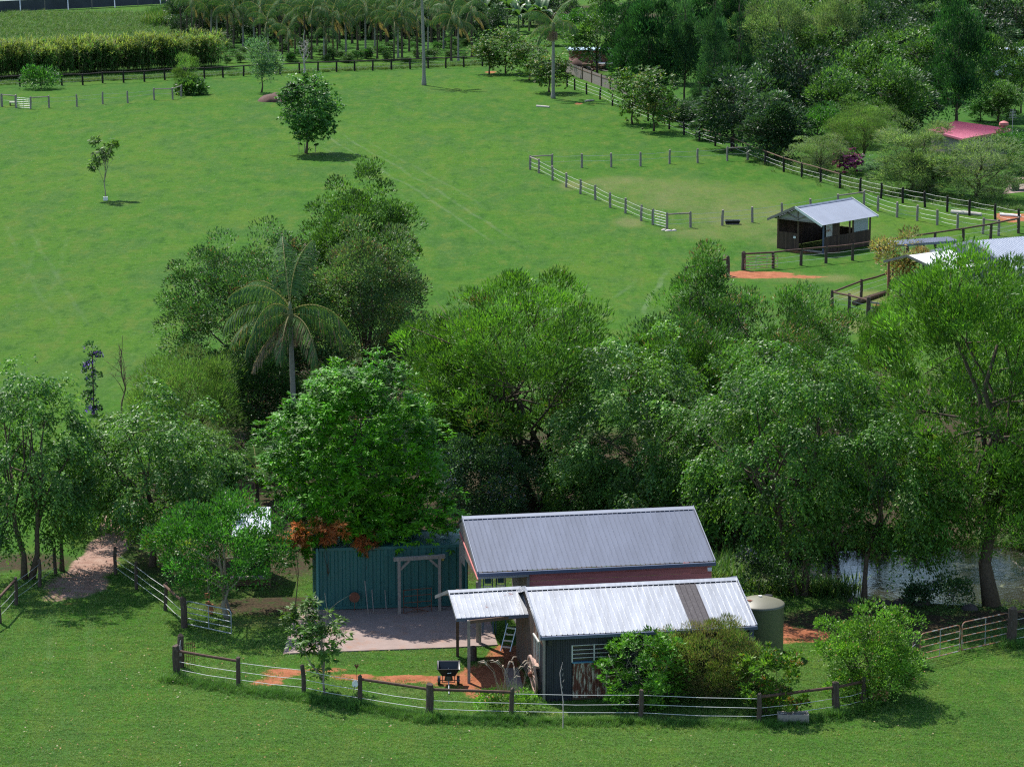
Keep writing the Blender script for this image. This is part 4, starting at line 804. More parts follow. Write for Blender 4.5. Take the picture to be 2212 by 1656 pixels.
# paling fence of the neighbour
pa = [P(1222, 157), P(1258, 171.5), P(1278, 179), P(1299, 187), P(1318, 193), P(1337, 198.5), P(1400, 222), P(1460, 247), P(1500, 262)]
pf = thing('paling_fence', 'grey-brown timber paling fence behind the young orchard trees', 'fence', pa[0])
for i in range(len(pa) - 1):
    a, b = pa[i], pa[i + 1]; n = max(4, int((b - a).length / .16)); mb = MB(); d = (b - a) / n; rz = math.atan2(d.y, d.x)
    for k in range(n):
        c_ = a + d * (k + .5); hh = 1.3 + rnd.uniform(-.03, .03); mb.box((c_.x, c_.y, hh / 2), (d.length * .88, .025, hh), rz)
    tag(mb.part('paling_panel', WOODGR, pf), kind='stuff')
    MB().box((a.x, a.y - .08, .72), (.16, .14, 1.45), rz).part('post', TIMBER, pf); MB().beam(a + Vector((0, -.05, 1.05)), b + Vector((0, -.05, 1.05)), .05, .09).part('rail', TIMBER, pf)
# pipe gates
def pipe_gate(name, label, a, b, h, nb, m, loop=True, z0=.12, mids=1, r=.02):
    a, b = Vector(a), Vector(b); t = thing(name, label, 'gate', a); Z = lambda z: Vector((0, 0, z)); d = (b - a).normalized(); rc = .14
    MB().tube([a + Z(z0), a + Z(h - rc), a + d * rc * .3 + Z(h - rc * .3), a + d * rc + Z(h), b - d * rc + Z(h), b - d * rc * .3 + Z(h - rc * .3), b + Z(h - rc), b + Z(z0), a + Z(z0)], r * 1.15, 8, cap=False).part('frame', m, t)
    for k in range(1, nb): z = z0 + (h - z0) * k / nb; MB().tube([a + Z(z), b + Z(z)], r, 6).part('bar', m, t)
    for k in range(mids): q_ = a.lerp(b, (k + 1) / (mids + 1)); MB().tube([q_ + Z(z0), q_ + Z(h)], r * .9, 6).part('upright', GALV, t)
    return t
pipe_gate('pipe_gate', 'galvanised pipe gate standing open beside the spreading glossy tree', P(403, 1353), P(500, 1374), 1.05, 4, GALV)
pipe_gate('pipe_gate', 'rusting pipe gate leaf next to the flowering shrub, shorter of the pair', P(1987, 1433), P(2072, 1412), 1.15, 4, GALVR)
pipe_gate('pipe_gate', 'rusting pipe gate leaf hung on the thick round post by the pond', P(2077, 1410), P(2177, 1388), 1.2, 4, GALVR)
pipe_gate('wire_gate', 'small grey wire gate closing the corner of the small paddock', P(1412, 486.5), P(1439, 493.5), 1.15, 5, WIREGR, r=.018)
pipe_gate('field_gate', 'thin steel mesh gate in the brown yard fence', P(1609, 585), P(1680, 580), .95, 4, GALVR, mids=2, r=.02)
pipe_gate('field_gate', 'thin grey wire gate between thick posts by the cane', P(36, 234), P(65, 236), 1.1, 5, WIREGR, mids=1, r=.018)
tg = P(1876, 688); te = P(1912, 694)
t = thing('timber_gate', 'brown timber gate with a diagonal brace at the corner pen', 'gate', tg)
for z in (.35, .7, 1.05): MB().beam(tg + Vector((0, 0, z)), te + Vector((0, 0, z)), .05, .12).part('rail', WOODGR, t)
MB().beam(tg + Vector((0, 0, .35)), te + Vector((0, 0, 1.05)), .05, .1).part('brace', WOODGR, t)
for q_ in (tg, te): MB().beam(q_ + Vector((.04, 0, .2)), q_ + Vector((.04, 0, 1.15)), .07, .1).part('stile', WOODGR, t)
# rolled wire grid hung on the big post
g = P(401, 1442); t = thing('wire_grid', 'rusty sheet of wire mesh leaning on the thick corner post', 'mesh', g); mb = MB()
for k in range(6): mb.tube([g + Vector((.07 * k, .02 * k, 0)), g + Vector((.07 * k - .04, .02 * k, .5)), g + Vector((.07 * k, .02 * k, 1.0))], .008, 4)
for k in range(6): mb.tube([g + Vector((0, 0, .1 + .17 * k)), g + Vector((.36, .1, .08 + .17 * k))], .008, 4)
mb.part('grid', RUST, t)
g = P(391, 1440); t = thing('wood_block', 'grey rope-tied block of wood hanging on the back of the thick post', 'block', g + Vector((-.02, -.2, .55))); MB().tube([g + Vector((-.02, -.2, .5)), g + Vector((-.02, -.2, .72)), g + Vector((0, -.18, .88))], [.09, .1, .05], 8).part('block', WOODGR, t); MB().tube([g + Vector((0, -.2, .85)), g + Vector((.02, -.16, 1.08))], .012, 5).part('cord', WIRE, t)
# ---------------------------------------------------------------- palms, ferns, bananas
def frond_mesh(seed, Lf, el0, bend, nl, ll, lw, hang=.7, flat=.0, pal=((.055, .125, .034), (.085, .155, .045)), dry=.0, rach=(.30, .27, .13), sidew=.75, m=None):
    rng = np.random.default_rng(seed); K = 24; t = np.linspace(0, 1, K); el = math.radians(el0) - math.radians(bend) * t ** 1.25
    dx, dz = np.cos(el), np.sin(el); step = Lf / (K - 1)
    px = np.concatenate([[0], np.cumsum((dx[:-1] + dx[1:]) / 2 * step)]); pz = np.concatenate([[0], np.cumsum((dz[:-1] + dz[1:]) / 2 * step)])
    pts = np.stack([px, np.zeros(K), pz], 1); tan = np.stack([dx, np.zeros(K), dz], 1)
    u = np.repeat(np.linspace(.14, .995, nl), 2); sgn = np.tile([1., -1.], nl); n = len(u)
    base = np.stack([np.interp(u, t, pts[:, i]) for i in range(3)], 1); tn = nrm(np.stack([np.interp(u, t, tan[:, i]) for i in range(3)], 1))
    sd = np.zeros((n, 3)); sd[:, 1] = sgn
    axis = nrm(tn * (.45 + .5 * u[:, None] ** 2) + sd * sidew + np.array([0, 0, -hang]) + rng.standard_normal((n, 3)) * .10)
    LL = ll * np.sin(np.pi * (u * .86 + .10)) ** .6 * rng.uniform(.85, 1.1, n)
    ref = np.cross(axis, nrm(np.cross(axis, tn) + np.array([0, 0, flat])))
    side = nrm(tn - axis * (tn * axis).sum(1, keepdims=True))
    col = np.array(pal)[rng.integers(0, len(pal), n)] * rng.uniform(.75, 1.25, (n, 1))
    dmask = rng.random(n) < dry; col[dmask] = np.array([.22, .16, .10])
    # second half of each leaflet hangs further
    tip = base + axis * (LL * .52)[:, None]; ax2 = nrm(axis + np.array([0, 0, -hang * .9])); sd2 = nrm(np.cross(ax2, np.cross(side, ax2)))
    rb = pts[:-1]; ra = nrm(pts[1:] - pts[:-1]); rs_ = np.tile([[0., 1., 0.]], (K - 1, 1)); rc = np.tile([rach], (K - 1, 1))
    B_ = np.concatenate([base, tip - axis * .02, rb, rb]); A_ = np.concatenate([axis, ax2, ra, ra]); S_ = np.concatenate([side, sd2, rs_, nrm(np.cross(ra, rs_))])
    LL_ = np.concatenate([LL * .62, LL * .5, np.full(K - 1, step * 1.7), np.full(K - 1, step * 1.7)]); W_ = np.concatenate([np.full(n, lw), np.full(n, lw * .9), np.linspace(.07, .02, K - 1) * Lf / 3.4, np.linspace(.07, .02, K - 1) * Lf / 3.4])
    C_ = np.concatenate([col, col * .95, rc, rc])
    return leafmesh('frond', B_, A_, S_, LL_, W_, C_, m or LEAF)
def palm_trunk(h, r, seed, m=BARK_PALM, lean=0.0):
    mb = MB(); K = 26; rn = random.Random(seed); ln = (rn.gauss(0, .12) + lean, rn.gauss(0, .12))
    path = [(ln[0] * (i / K) ** 2 * h * .12, ln[1] * (i / K) ** 2 * h * .12, h * i / K - (.15 if i == 0 else 0)) for i in range(K + 1)]
    mb.tube(path, [r * (1.5 - .5 * min(1, i / 3)) * (1 - .28 * i / K) * (1 + .05 * (i % 2)) for i in range(K + 1)], 9); return mb.mesh('trunk', m, smooth=True), Vector(path[-1])
SHAFT = mat('crownshaft', (.13, .15, .055), .5, var=.2); FRUIT = mat('red_fruit_strand', (.30, .045, .06), .7, var=.4, scale=20); HUSK = mat('dry_husk', (.33, .22, .15), .85, var=.3); FRUITB = mat('brown_fruit_strand', (.30, .20, .13), .8, var=.3)
PF = [frond_mesh(1, 3.4, 78, 60, 52, .95, .05, .7), frond_mesh(2, 3.5, 58, 105, 52, 1.05, .05, 1.1), frond_mesh(3, 3.5, 35, 110, 52, 1.1, .05, 1.3, dry=.03), frond_mesh(4, 3.4, 8, 90, 50, 1.05, .05, 1.4, dry=.12), frond_mesh(5, 3.2, -25, 50, 40, .8, .045, .9, dry=.7, pal=((.20, .15, .08), (.15, .13, .06)), rach=(.34, .25, .16))]
def palm(name, label, g, h, r, seed, group=None, spec=None, sc_=1.0, fruit=None, bark=BARK_PALM):
    t = thing(name, label, 'palm', g, group); rn = random.Random(seed)
    me, top = palm_trunk(h, r, seed, bark); link('trunk', me, t)
    mb = MB(); mb.tube([top - Vector((0, 0, .05)), top + Vector((0, 0, .3)), top + Vector((0, 0, .8)), top + Vector((0, 0, 1.15))], [r * .85, r * 1.2, r * .8, r * .3], 9); link('crownshaft', mb.mesh('crownshaft', SHAFT, smooth=True), t)
    spec = spec or [(i * 137.5 + rn.uniform(-20, 20), [0, 1, 1, 2, 1, 2, 2, 3, 2, 3, 3][i % 11]) for i in range(10)]
    for yaw, k in spec:
        f = link('frond', PF[k], t, top + Vector((0, 0, 1.0 - .16 * k))); f.rotation_euler = (rn.gauss(0, .08), rn.gauss(0, .06), math.radians(yaw)); f.scale = (sc_ * rn.uniform(.9, 1.08),) * 3
    for ang, m_ in (fruit or []):
        b = top + Vector((math.cos(ang) * r, math.sin(ang) * r, -.05)); mb = MB()
        for q in range(46):
            a2 = rn.uniform(0, 6.28); d = rn.uniform(.02, .26); e = b + Vector((math.cos(ang) * .28 + math.cos(a2) * d, math.sin(ang) * .28 + math.sin(a2) * d * .8, 0))
            mb.tube([b, b.lerp(e, .8) + Vector((0, 0, .1)), e + Vector((0, 0, -.2)), e + Vector((0, 0, -rn.uniform(.6, 1.0)))], .012, 3, cap=False)
        link('fruit_bunch', mb.mesh('fruit_bunch', m_), t)
    return t
g = P(637, 1015)
palm('king_palm', 'tall king palm with hanging red fruit strands rising between the dense trees', g, 7.05, .15, 11, spec=[(95, 0), (60, 0), (140, 1), (205, 1), (178, 2), (330, 2), (240, 2), (350, 3), (215, 3), (300, 3), (268, 3), (228, 4), (160, 3)], sc_=1.1, fruit=((math.radians(200), FRUIT), (math.radians(-25), FRUITB)))
palm('king_palm', 'very tall slim palm with pale trunk standing alone in the open field', P(916, 184.5), 9.8, .20, 12, sc_=1.0)
palm('king_palm', 'tall palm with drooping brown fruit skirt beside the young orchard trees', P(1195, 213), 7.1, .19, 13, fruit=((3.6, FRUITB), (5.2, HUSK), (4.4, FRUITB)), sc_=1.05)
# the grove
rn = random.Random(77); spots = []
for i in range(34): spots.append((400 + i * 18.6 + rn.uniform(-7, 7), rn.uniform(106, 132) if i > 8 else rn.uniform(88, 108), 0))
for i in range(30): spots.append((400 + i * 21 + rn.uniform(-9, 9), rn.uniform(84, 100), 1))
for i in range(22): spots.append((400 + i * 29 + rn.uniform(-9, 9), rn.uniform(70, 84), 1))
spots += [(624 / 1, 131, 2), (610, 128, 2), (700, 130, 2), (815, 127, 0), (860, 126, 0)]
PCROWN = None
for i, (x, y, k) in enumerate(spots):
    h = {0: rn.uniform(3.9, 5.6), 1: rn.uniform(4.4, 6.2), 2: rn.uniform(2.6, 3.2)}[k]
    lab = {0: 'grey-stemmed palm on the sunny front edge of the crowded palm grove', 1: 'slender palm deep in the palm grove, its shade put into darker bark', 2: 'short palm with brown-tipped fronds at the front of the palm grove'}[k]
    palm('grove_palm', lab, P(x, y), h, rn.uniform(.10, .15), 200 + i, 'palms of the grove', spec=[(j * 137.5 + rn.uniform(0, 60), [0, 1, 2, 1, 2, 3, 2, 3, 4][j]) for j in range(9 if k != 1 else 7)], sc_=rn.uniform(.85, 1.05) * (.8 if k == 2 else 1), bark=BARK_PALM if rn.random() < .35 and k != 1 else BARK)  # back stems get darker bark, so the grove's shade sits in their colour
# tree fern
FERN = [frond_mesh(31, 2.3, 50, 75, 40, .42, .10, .10, pal=((.042, .092, .022), (.052, .108, .028)), sidew=1.0, m=LEAF_FERN), frond_mesh(32, 2.3, 25, 55, 40, .42, .10, .10, pal=((.042, .092, .022), (.052, .108, .028)), sidew=1.0, m=LEAF_FERN)]
g = P(556, 1105); t = thing('tree_fern', 'tree fern with long feathery fronds beside the leafy young tree', 'fern', g)
mb = MB(); mb.tube([(0, 0, -.1), (0, 0, 1.0), (0, 0, 2.0)], [.12, .10, .09], 8); link('trunk', mb.mesh('trunk', BARK), t)
for q, (yaw, k) in enumerate([(185, 1), (100, 0), (150, 0), (250, 1), (215, 1), (40, 0), (330, 1), (285, 1), (70, 0)]):
    f = link('frond', FERN[k], t, (0, 0, 1.95)); f.rotation_euler = (0, 0, math.radians(yaw))
# bananas
def banana_leaf(seed, Lf, el0, bend):
    mb = MB(); K = 8; p = Vector((0, 0, 0)); el = math.radians(el0); pts = []
    for i in range(K + 1):
        pts.append((p.copy(), el)); p = p + Vector((math.cos(el), 0, math.sin(el))) * Lf / K; el -= math.radians(bend) / K
    vs = []
    for i, (q, e) in enumerate(pts):
        wv = .34 * math.sin(math.pi * min(1, .12 + i / K * .85)) ** .7 * Lf / 2.4; vs += [q + Vector((0, wv, .10)), q, q + Vector((0, -wv, .10))]
    mb.add(vs, [(3 * i, 3 * i + 1, 3 * i + 4, 3 * i + 3) for i in range(K)] + [(3 * i + 1, 3 * i + 2, 3 * i + 5, 3 * i + 4) for i in range(K)])
    return mb
BANL = leafmat('banana_leaf', .35, .3, .6)
def colmesh(mb, name, m, col):
    me = mb.mesh(name, m); at = me.color_attributes.new('col', 'FLOAT_COLOR', 'POINT')
    for d in at.data: d.color = (*col, 1)
    return me
BL = [colmesh(banana_leaf(0, 2.6, 80, 60), 'leaf', BANL, (.075, .15, .045)), colmesh(banana_leaf(1, 2.8, 60, 90), 'leaf', BANL, (.065, .13, .040)), colmesh(banana_leaf(2, 2.6, 30, 90), 'leaf', BANL, (.085, .15, .05))]
for i, (x, y) in enumerate([(1048, 74), (1072, 70), (1096, 66), (1120, 72), (1143, 68), (1166, 72), (1085, 58), (1130, 56), (1178, 60), (1058, 55)]):
    t = thing('banana_plant', 'banana plant with broad pale glossy leaves behind the orchard trees', 'banana plant', P(x, y), 'banana plants at the grove end'); rb = random.Random(i); hh = rb.uniform(2.0, 3.4)
    mb = MB(); mb.tube([(0, 0, -.1), (0, 0, hh)], [.16, .10], 8); link('stem', mb.mesh('stem', SHAFT), t)
    for q in range(9): f = link('leaf', BL[q % 3], t, (0, 0, hh - .1)); f.rotation_euler = (0, 0, q * 2.4 + rb.random()); f.scale = (rb.uniform(.8, 1.1),) * 3

# ---------------------------------------------------------------- belt of trees round the sheds
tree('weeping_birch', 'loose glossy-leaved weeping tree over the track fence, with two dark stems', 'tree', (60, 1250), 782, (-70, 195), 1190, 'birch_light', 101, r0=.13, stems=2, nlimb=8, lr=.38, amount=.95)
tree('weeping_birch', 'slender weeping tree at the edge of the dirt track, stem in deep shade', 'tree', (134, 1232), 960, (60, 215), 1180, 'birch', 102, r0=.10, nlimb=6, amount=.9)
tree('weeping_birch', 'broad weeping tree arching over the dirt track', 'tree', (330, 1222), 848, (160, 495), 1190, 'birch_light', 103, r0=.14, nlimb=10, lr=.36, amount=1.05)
tree('paperbark', 'soft olive feathery-leaved paperbark beside the weeping trees', 'tree', (415, 1020), 758, (303, 518), 985, 'feathery', 104, r0=.10, nlimb=12, lr=.40, stems=2, amount=1.3)
tree('lilly_pilly', 'dense dark green rounded tree with reddish tips behind the king palm', 'tree', (545, 950), 505, (366, 705), 905, 'lillypilly', 105, r0=.16, nl=15, lr=.38, skirt=7)
tree('brush_box', 'tall dense tree with blocky upright crown, highest behind the king palm', 'tree', (790, 905), 392, (640, 908), 760, 'brushbox', 106, r0=.18, nl=13, lr=.40, tap=.35)
tree('lilly_pilly', 'pinkish-flushed pale green tree with bare twigs showing, right behind the palm crown'.replace('right ', ''), 'tree', (800, 950), 500, (682, 915), 880, 'lillypilly_pale', 107, r0=.14, nl=13, lr=.38, amount=.95, nlimb=14, skirt=7)
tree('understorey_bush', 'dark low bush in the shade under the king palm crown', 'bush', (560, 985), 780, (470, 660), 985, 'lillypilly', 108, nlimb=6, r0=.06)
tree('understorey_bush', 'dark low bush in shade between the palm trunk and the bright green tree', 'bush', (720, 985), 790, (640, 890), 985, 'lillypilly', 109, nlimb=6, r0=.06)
tree('leafy_young_tree', 'small glossy broad-leaved tree pressed against the palm trunk', 'tree', (598, 1075), 880, (535, 655), 1075, 'glossy', 110, r0=.05, nlimb=6)
tree('mango_tree', 'bright green dense mango tree towering over the teal container', 'tree', (775, 1279), 795, (588, 958), 1205, 'mango', 111, r0=.20, nl=26, lr=.30, depth=.85, amount=1.8, tap=.3, core=.88,
     extra=[(-1.6, -1.8, 2.7, 1.0, .8, .8), (-.5, -2.1, 3.0, 1.0, .8, .7), (.6, -2.0, 3.05, 1.0, .8, .7), (1.6, -2.0, 3.1, 1.0, .8, .7), (2.6, -1.9, 3.05, 1.0, .8, .7), (3.5, -1.7, 3.0, 1.0, .8, .8), (-1.7, -2.5, 2.3, .7, .5, .6), (.9, -2.4, 2.6, .55, .4, .45), (-1.0, -1.0, 3.8, 1.6, 1.2, 1.2), (1.0, -1.0, 3.9, 1.6, 1.2, 1.2), (2.8, -.8, 3.8, 1.5, 1.2, 1.2)])
tree('spreading_tree', 'low spreading glossy green tree with a pale forked trunk behind the open gate', 'tree', (492, 1335), 1075, (328, 642), 1278, 'citrus', 112, r0=.10, nl=14, lr=.38, bark=BARK_PALE, fork=.2, nlimb=8, amount=1.1)
tree('young_ash_tree', 'slim young tree with drooping leaflets inside the tape fence', 'tree', (702, 1498), 1258, (625, 757), 1470, 'sapling', 113, r0=.045, nl=12, lr=.34, depth=1.0, nlimb=10, fork=.15, bark=BARK_PALE, amount=1.25)
tree('acacia_tree', 'wide light green acacia with dark spreading limbs behind the grey-roofed shed', 'tree', (1165, 1090), 612, (872, 1345), 985, 'acacia', 114, r0=.19, nl=18, lr=.33, nlimb=16, fork=.15, stems=2)
tree('purple_flowered_bush', 'dark glossy bush with tiny mauve flowers against the grey shed roof', 'bush', (1040, 1135), 945, (925, 1150), 1130, 'purpleshrub', 115, nlimb=6, r0=.06, nl=14)
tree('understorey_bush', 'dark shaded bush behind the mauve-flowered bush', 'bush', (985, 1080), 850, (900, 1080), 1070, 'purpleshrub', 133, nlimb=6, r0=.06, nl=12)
tree('weeping_birch', 'wide weeping tree with glinting leaves above the ridge of the grey roof', 'tree', (1410, 1130), 728, (1180, 1590), 1125, 'birch_light', 116, r0=.17, nl=17, lr=.34, nlimb=10, skirt=9)
tree('weeping_birch', 'weeping tree with a forked dark trunk at the pond edge behind the tank', 'tree', (1728, 1285), 745, (1500, 1870), 1195, 'birch', 117, r0=.15, nl=17, lr=.34, nlimb=10, stems=2)
tree('weeping_birch', 'weeping tree on a single leaning trunk, its tips hanging over the pond', 'tree', (1866, 1303), 860, (1775, 2065), 1210, 'birch', 118, r0=.12, nl=15, lr=.34, nlimb=9, skirt=5)
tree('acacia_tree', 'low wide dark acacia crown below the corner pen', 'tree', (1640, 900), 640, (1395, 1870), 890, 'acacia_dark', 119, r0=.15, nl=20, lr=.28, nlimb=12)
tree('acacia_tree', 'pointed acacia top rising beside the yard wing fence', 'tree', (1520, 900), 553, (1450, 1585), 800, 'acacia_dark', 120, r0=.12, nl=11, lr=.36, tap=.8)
tree('acacia_tree', 'bright feathery-topped acacia in front of the white veranda roof', 'tree', (2090, 990), 560, (1905, 2310), 930, 'acacia', 122, r0=.2, nl=20, lr=.30, nlimb=12, amount=.85)
tree('acacia_tree', 'tall acacia on the thick dark trunk at the pond edge', 'tree', (2142, 1306), 552, (1900, 2320), 1175, 'acacia', 121, r0=.30, nl=30, lr=.27, nlimb=20, depth=.85, fork=.3, amount=1.0, skirt=12, core=.8)
tree('understorey_bush', 'shaded bush low among the acacia limbs behind the grey roof', 'bush', (1265, 1110), 960, (1190, 1350), 1105, 'birch', 134, nlimb=6, r0=.05)
tree('weeping_birch', 'weeping tree filling the belt behind the tank, tips almost on the ground', 'tree', (1590, 1180), 850, (1480, 1720), 1165, 'birch', 135, r0=.12, nl=14, lr=.36, skirt=9)
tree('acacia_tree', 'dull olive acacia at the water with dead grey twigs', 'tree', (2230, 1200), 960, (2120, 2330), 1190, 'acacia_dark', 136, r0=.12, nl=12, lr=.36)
tree('weeping_birch', 'weeping tree between the dirt track and the feathery paperbark', 'tree', (235, 1150), 900, (150, 345), 1140, 'birch_light', 137, r0=.09, nl=11, lr=.38, skirt=9)
tree('understorey_bush', 'dense glossy bush under the weeping trees beside the tree fern', 'bush', (440, 1120), 985, (350, 540), 1115, 'glossy', 138, r0=.04, nl=11)
tree('acacia_tree', 'low acacia behind the weeping tree with glinting leaves', 'tree', (1480, 1000), 690, (1300, 1600), 950, 'acacia_dark', 139, r0=.1, nl=14, lr=.34)
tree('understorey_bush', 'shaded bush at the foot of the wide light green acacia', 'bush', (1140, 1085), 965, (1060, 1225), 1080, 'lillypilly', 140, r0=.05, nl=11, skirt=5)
# shrubs before the front shed
tree('oleander_bush', 'bright green pale-stemmed oleander against the dark shed wall', 'bush', (1375, 1527), 1362, (1285, 1490), 1518, 'oleander', 141, amount=1.25, r0=.035, nl=15, lr=.36, stems=3, bark=BARK_PALE, fork=.1, depth=.8, skirt=7)
tree('wispy_bush', 'brown and green wispy bush at the shed wall', 'bush', (1530, 1512), 1345, (1418, 1636), 1512, 'brownshrub', 142, r0=.03, nl=15, lr=.38, stems=2, depth=.7, amount=1.7, skirt=7)
tree('photinia_bush', 'upright glossy bush with red-tipped shoots next to the round tank', 'bush', (1655, 1540), 1392, (1578, 1740), 1530, 'photinia', 143, amount=1.4, r0=.03, nl=17, lr=.34, stems=3, depth=.9, skirt=6)
tree('flowering_bush', 'big light green bush dotted with pink flowers beside the pipe gates', 'bush', (1873, 1512), 1312, (1770, 1985), 1508, 'abelia', 144, amount=1.25, r0=.04, nl=18, lr=.36, stems=3, skirt=7)
tree('flowering_bush_shoot', 'small leafy shrub beside the thick short gate post', 'bush', (1945, 1462), 1395, (1905, 1985), 1460, 'abelia', 145, r0=.02, nl=7, nlimb=4)
def again(src, name, label, cat, base, sc_, rz, group=None):
    o = bpy.data.objects[src]; t = thing(name, label, cat, P(*base), group, rz, sc_)
    for c_ in o.children: n_ = c_.copy(); COL.objects.link(n_); n_.parent = t
    return t
BI = [o.name for o in bpy.data.objects if o.name.startswith('weeping_birch') and o.parent is None]; AC = [o.name for o in bpy.data.objects if o.name.startswith('acacia_tree') and o.parent is None]
again(BI[3], 'weeping_birch', 'shorter weeping tree close behind the grey roof ridge', 'tree', (1300, 1120), (.62, .62, .55), 2.0)
again(BI[4], 'weeping_birch', 'weeping tree crowding the back corner of the grey roof', 'tree', (1500, 1165), (.7, .7, .6), 4.1)
again(BI[3], 'weeping_birch', 'weeping tree in the second row behind the forked-trunk tree', 'tree', (1660, 1120), (.8, .8, .9), 1.0)
again(BI[4], 'weeping_birch', 'weeping tree in the second row above the pond', 'tree', (1800, 1190), (.75, .75, .85), 5.2)
again(AC[0], 'acacia_tree', 'acacia behind the mauve-flowered bush', 'tree', (985, 1060), (.6, .6, .72), 2.2)
again(AC[0], 'acacia_tree', 'acacia in the second row behind the weeping trees', 'tree', (1450, 1010), (.75, .75, .62), 4.0)
again(AC[2], 'acacia_tree', 'dark acacia in the row above the weeping trees', 'tree', (1740, 960), (.65, .65, .62), 2.0)
again([n for n in AC if 'thick dark trunk' in bpy.data.objects[n]['label']][0], 'acacia_tree', 'acacia at the edge of the belt past the thick pond trunk', 'tree', (2315, 1290), (.85, .85, .9), 2.5)
again([n for n in AC if 'thick dark trunk' in bpy.data.objects[n]['label']][0], 'acacia_tree', 'slender acacia between the leaning weeping tree and the thick trunk', 'tree', (1905, 1150), (.42, .42, .72), 1.1)
again(BI[2], 'weeping_birch', 'weeping tree behind the paperbark, in the shade', 'tree', (420, 1120), (.7, .7, .6), 3.3)
# trees out in the field
tree('round_shade_tree', 'round glossy-leaved tree standing alone between three stakes in the field', 'tree', (661, 332), 173, (610, 735), 312, 'shade_tree', 151, amount=1.9, r0=.12, nl=16, lr=.34, core=.86, nlimb=9)
tree('field_sapling', 'thin sparse sapling with a white collar out in the field', 'tree', (228, 431), 295, (193, 262), 375, 'sapling', 152, r0=.05, nl=10, lr=.34, amount=.75, leaf=1.5, nlimb=14, bark=BARK_PALE)
tree('silvery_tree', 'silvery green oval tree beside the mulch heap', 'tree', (565, 200), 82, (536, 603), 182, 'silver', 153, r0=.09, nl=12, lr=.38)
tree('feathery_field_tree', 'bushy lime-green feathery small tree at the garden fence', 'tree', (400, 201), 128, (381, 427), 190, 'feathery', 154, leaf=1.5, r0=.06, nl=10, lr=.4)
for i, (b, tp, xr, bt) in enumerate([((1057, 160), 88, (1028, 1086), 150), ((1092, 159), 61, (1052, 1140), 157), ((1143, 173), 88, (1104, 1186), 165), ((1186, 200), 106, (1140, 1234), 190), ((1366, 268), 150, (1322, 1408), 255), ((1412, 284), 165, (1368, 1462), 268)]):
    tree('orchard_tree', ['small leafy orchard tree at the end of the black fence', 'tallest bushy orchard tree with yellow new leaves', 'orchard tree with bare short stem between two bushier ones', 'round orchard tree whose crown overlaps the palm trunk', 'yellow-tipped orchard tree half hidden behind its twin beside the wire fence', 'yellow-tipped orchard tree with a shaded circle beneath, by the wire fence'][i], 'tree', b, tp, xr, bt, 'lychee', 160 + i, r0=.10, nl=11, lr=.42, nlimb=7, group='orchard trees')
tree('autumn_tree', 'golden-brown small tree in front of the grey stable', 'tree', (1945, 640), 492, (1890, 2015), 610, 'autumn', 170, amount=.75, r0=.07, nl=12, lr=.36, nlimb=12)
tree('leaning_shrub', 'ragged fallen-over green shrub against the black fence', 'bush', (90, 192), 158, (66, 108), 190, 'far_green', 171, amount=.6, leaf=.7, r0=.04, nl=8, nlimb=5)
tree('garden_shrub', 'small dark bush at the foot of the feathery field tree', 'bush', (412, 204), 192, (404, 422), 203, 'far_mid', 172, r0=.02, nl=5, nlimb=3)

# ---------------------------------------------------------------- far trees: a few crowns shared by many trees
def cone_lobes(rng, h, rw, z0, tiers=9, flat=.35):
    out = [(np.array([0, 0, h * .55]), np.array([.35, .35, h * .40]))]
    for i in range(tiers):
        t_ = i / (tiers - 1); z = z0 + (h - z0) * t_; r = rw * (1 - t_) ** .85 * rng.uniform(.85, 1.1) + .15; k = max(3, int(7 * (1 - t_)) + 1); o = rng.random() * 6
        for j in range(k):
            a = o + 6.283 * j / k + rng.normal(0, .2); q_ = r * rng.uniform(.75, 1.1)
            out.append((np.array([math.cos(a) * q_ * .55, math.sin(a) * q_ * .55, z - q_ * .12]), np.array([q_ * .5, q_ * .5, max(.25, q_ * flat)])))
    return out
VAR = {}
def variant(key):
    if key in VAR: return VAR[key]
    shape, sp, seed = key; rng = np.random.default_rng(seed + 900); r0 = .16
    if shape == 'cone': lob = cone_lobes(rng, 10, 3.3, 1.6)
    elif shape == 'barecone': lob = cone_lobes(rng, 10, 3.0, 3.6)
    elif shape == 'column': lob = lobes_for(rng, (3.2, 3.2, 4.75), 5.0, 20, .34, tap=0) if False else lobes_for(rng, (3.2, 3.2, 4.75), 5.0, 20, .34, 0, 0, .5)
    elif shape == 'shrub': lob = lobes_for(rng, (3.3, 3.3, 5.2), 4.7, 18, .38)
    elif shape == 'dome': lob = lobes_for(rng, (3.3, 3.3, 4.6), 5.2, 16, .38)
    else: lob = lobes_for(rng, (3.3, 3.3, 4.0), 5.9, 14, .40)
    mb = MB(); branches(mb, seed, (0, 0, -.15), (0, 0, 9.2 if 'cone' in shape else 7.0), lob, r0, 14 if sp.startswith('feath') else 9, .15)
    VAR[key] = (mb.mesh('trunk', BARK, smooth=True), foliage('crown', seed, lob, SPC[sp], 1.0)); return VAR[key]
rf_ = random.Random(4)
def far(name, label, key, base, top, xr, group=None, cat='tree'):
    if top == 0: top = base[1] - rf_.uniform(14, 26)
    s = scale_at(*base); ht = (base[1] - top) / s / .99; wx = (xr[1] - xr[0]) / 2 / s / 3.4
    g = P(base[0], base[1]); g.x += ((xr[0] + xr[1]) / 2 - base[0]) / s
    t = thing(name, label, cat, g, group, rf_.random() * 6.28, (wx, wx, ht / 10)); a, b = variant(key)
    link('trunk', a, t); link('crown', b, t); return t
D, M_, GN_ = 'far_dark', 'far_mid', 'far_green'
far('hoop_pine', 'dark green billowing conifer behind the paling fence', ('column', 'cypress', 1), (1400, 238), -25, (1338, 1462))
far('cypress', 'deep green bushy conifer in front of the billowing conifer', ('dome', 'cypress', 2), (1372, 225), 60, (1320, 1420))
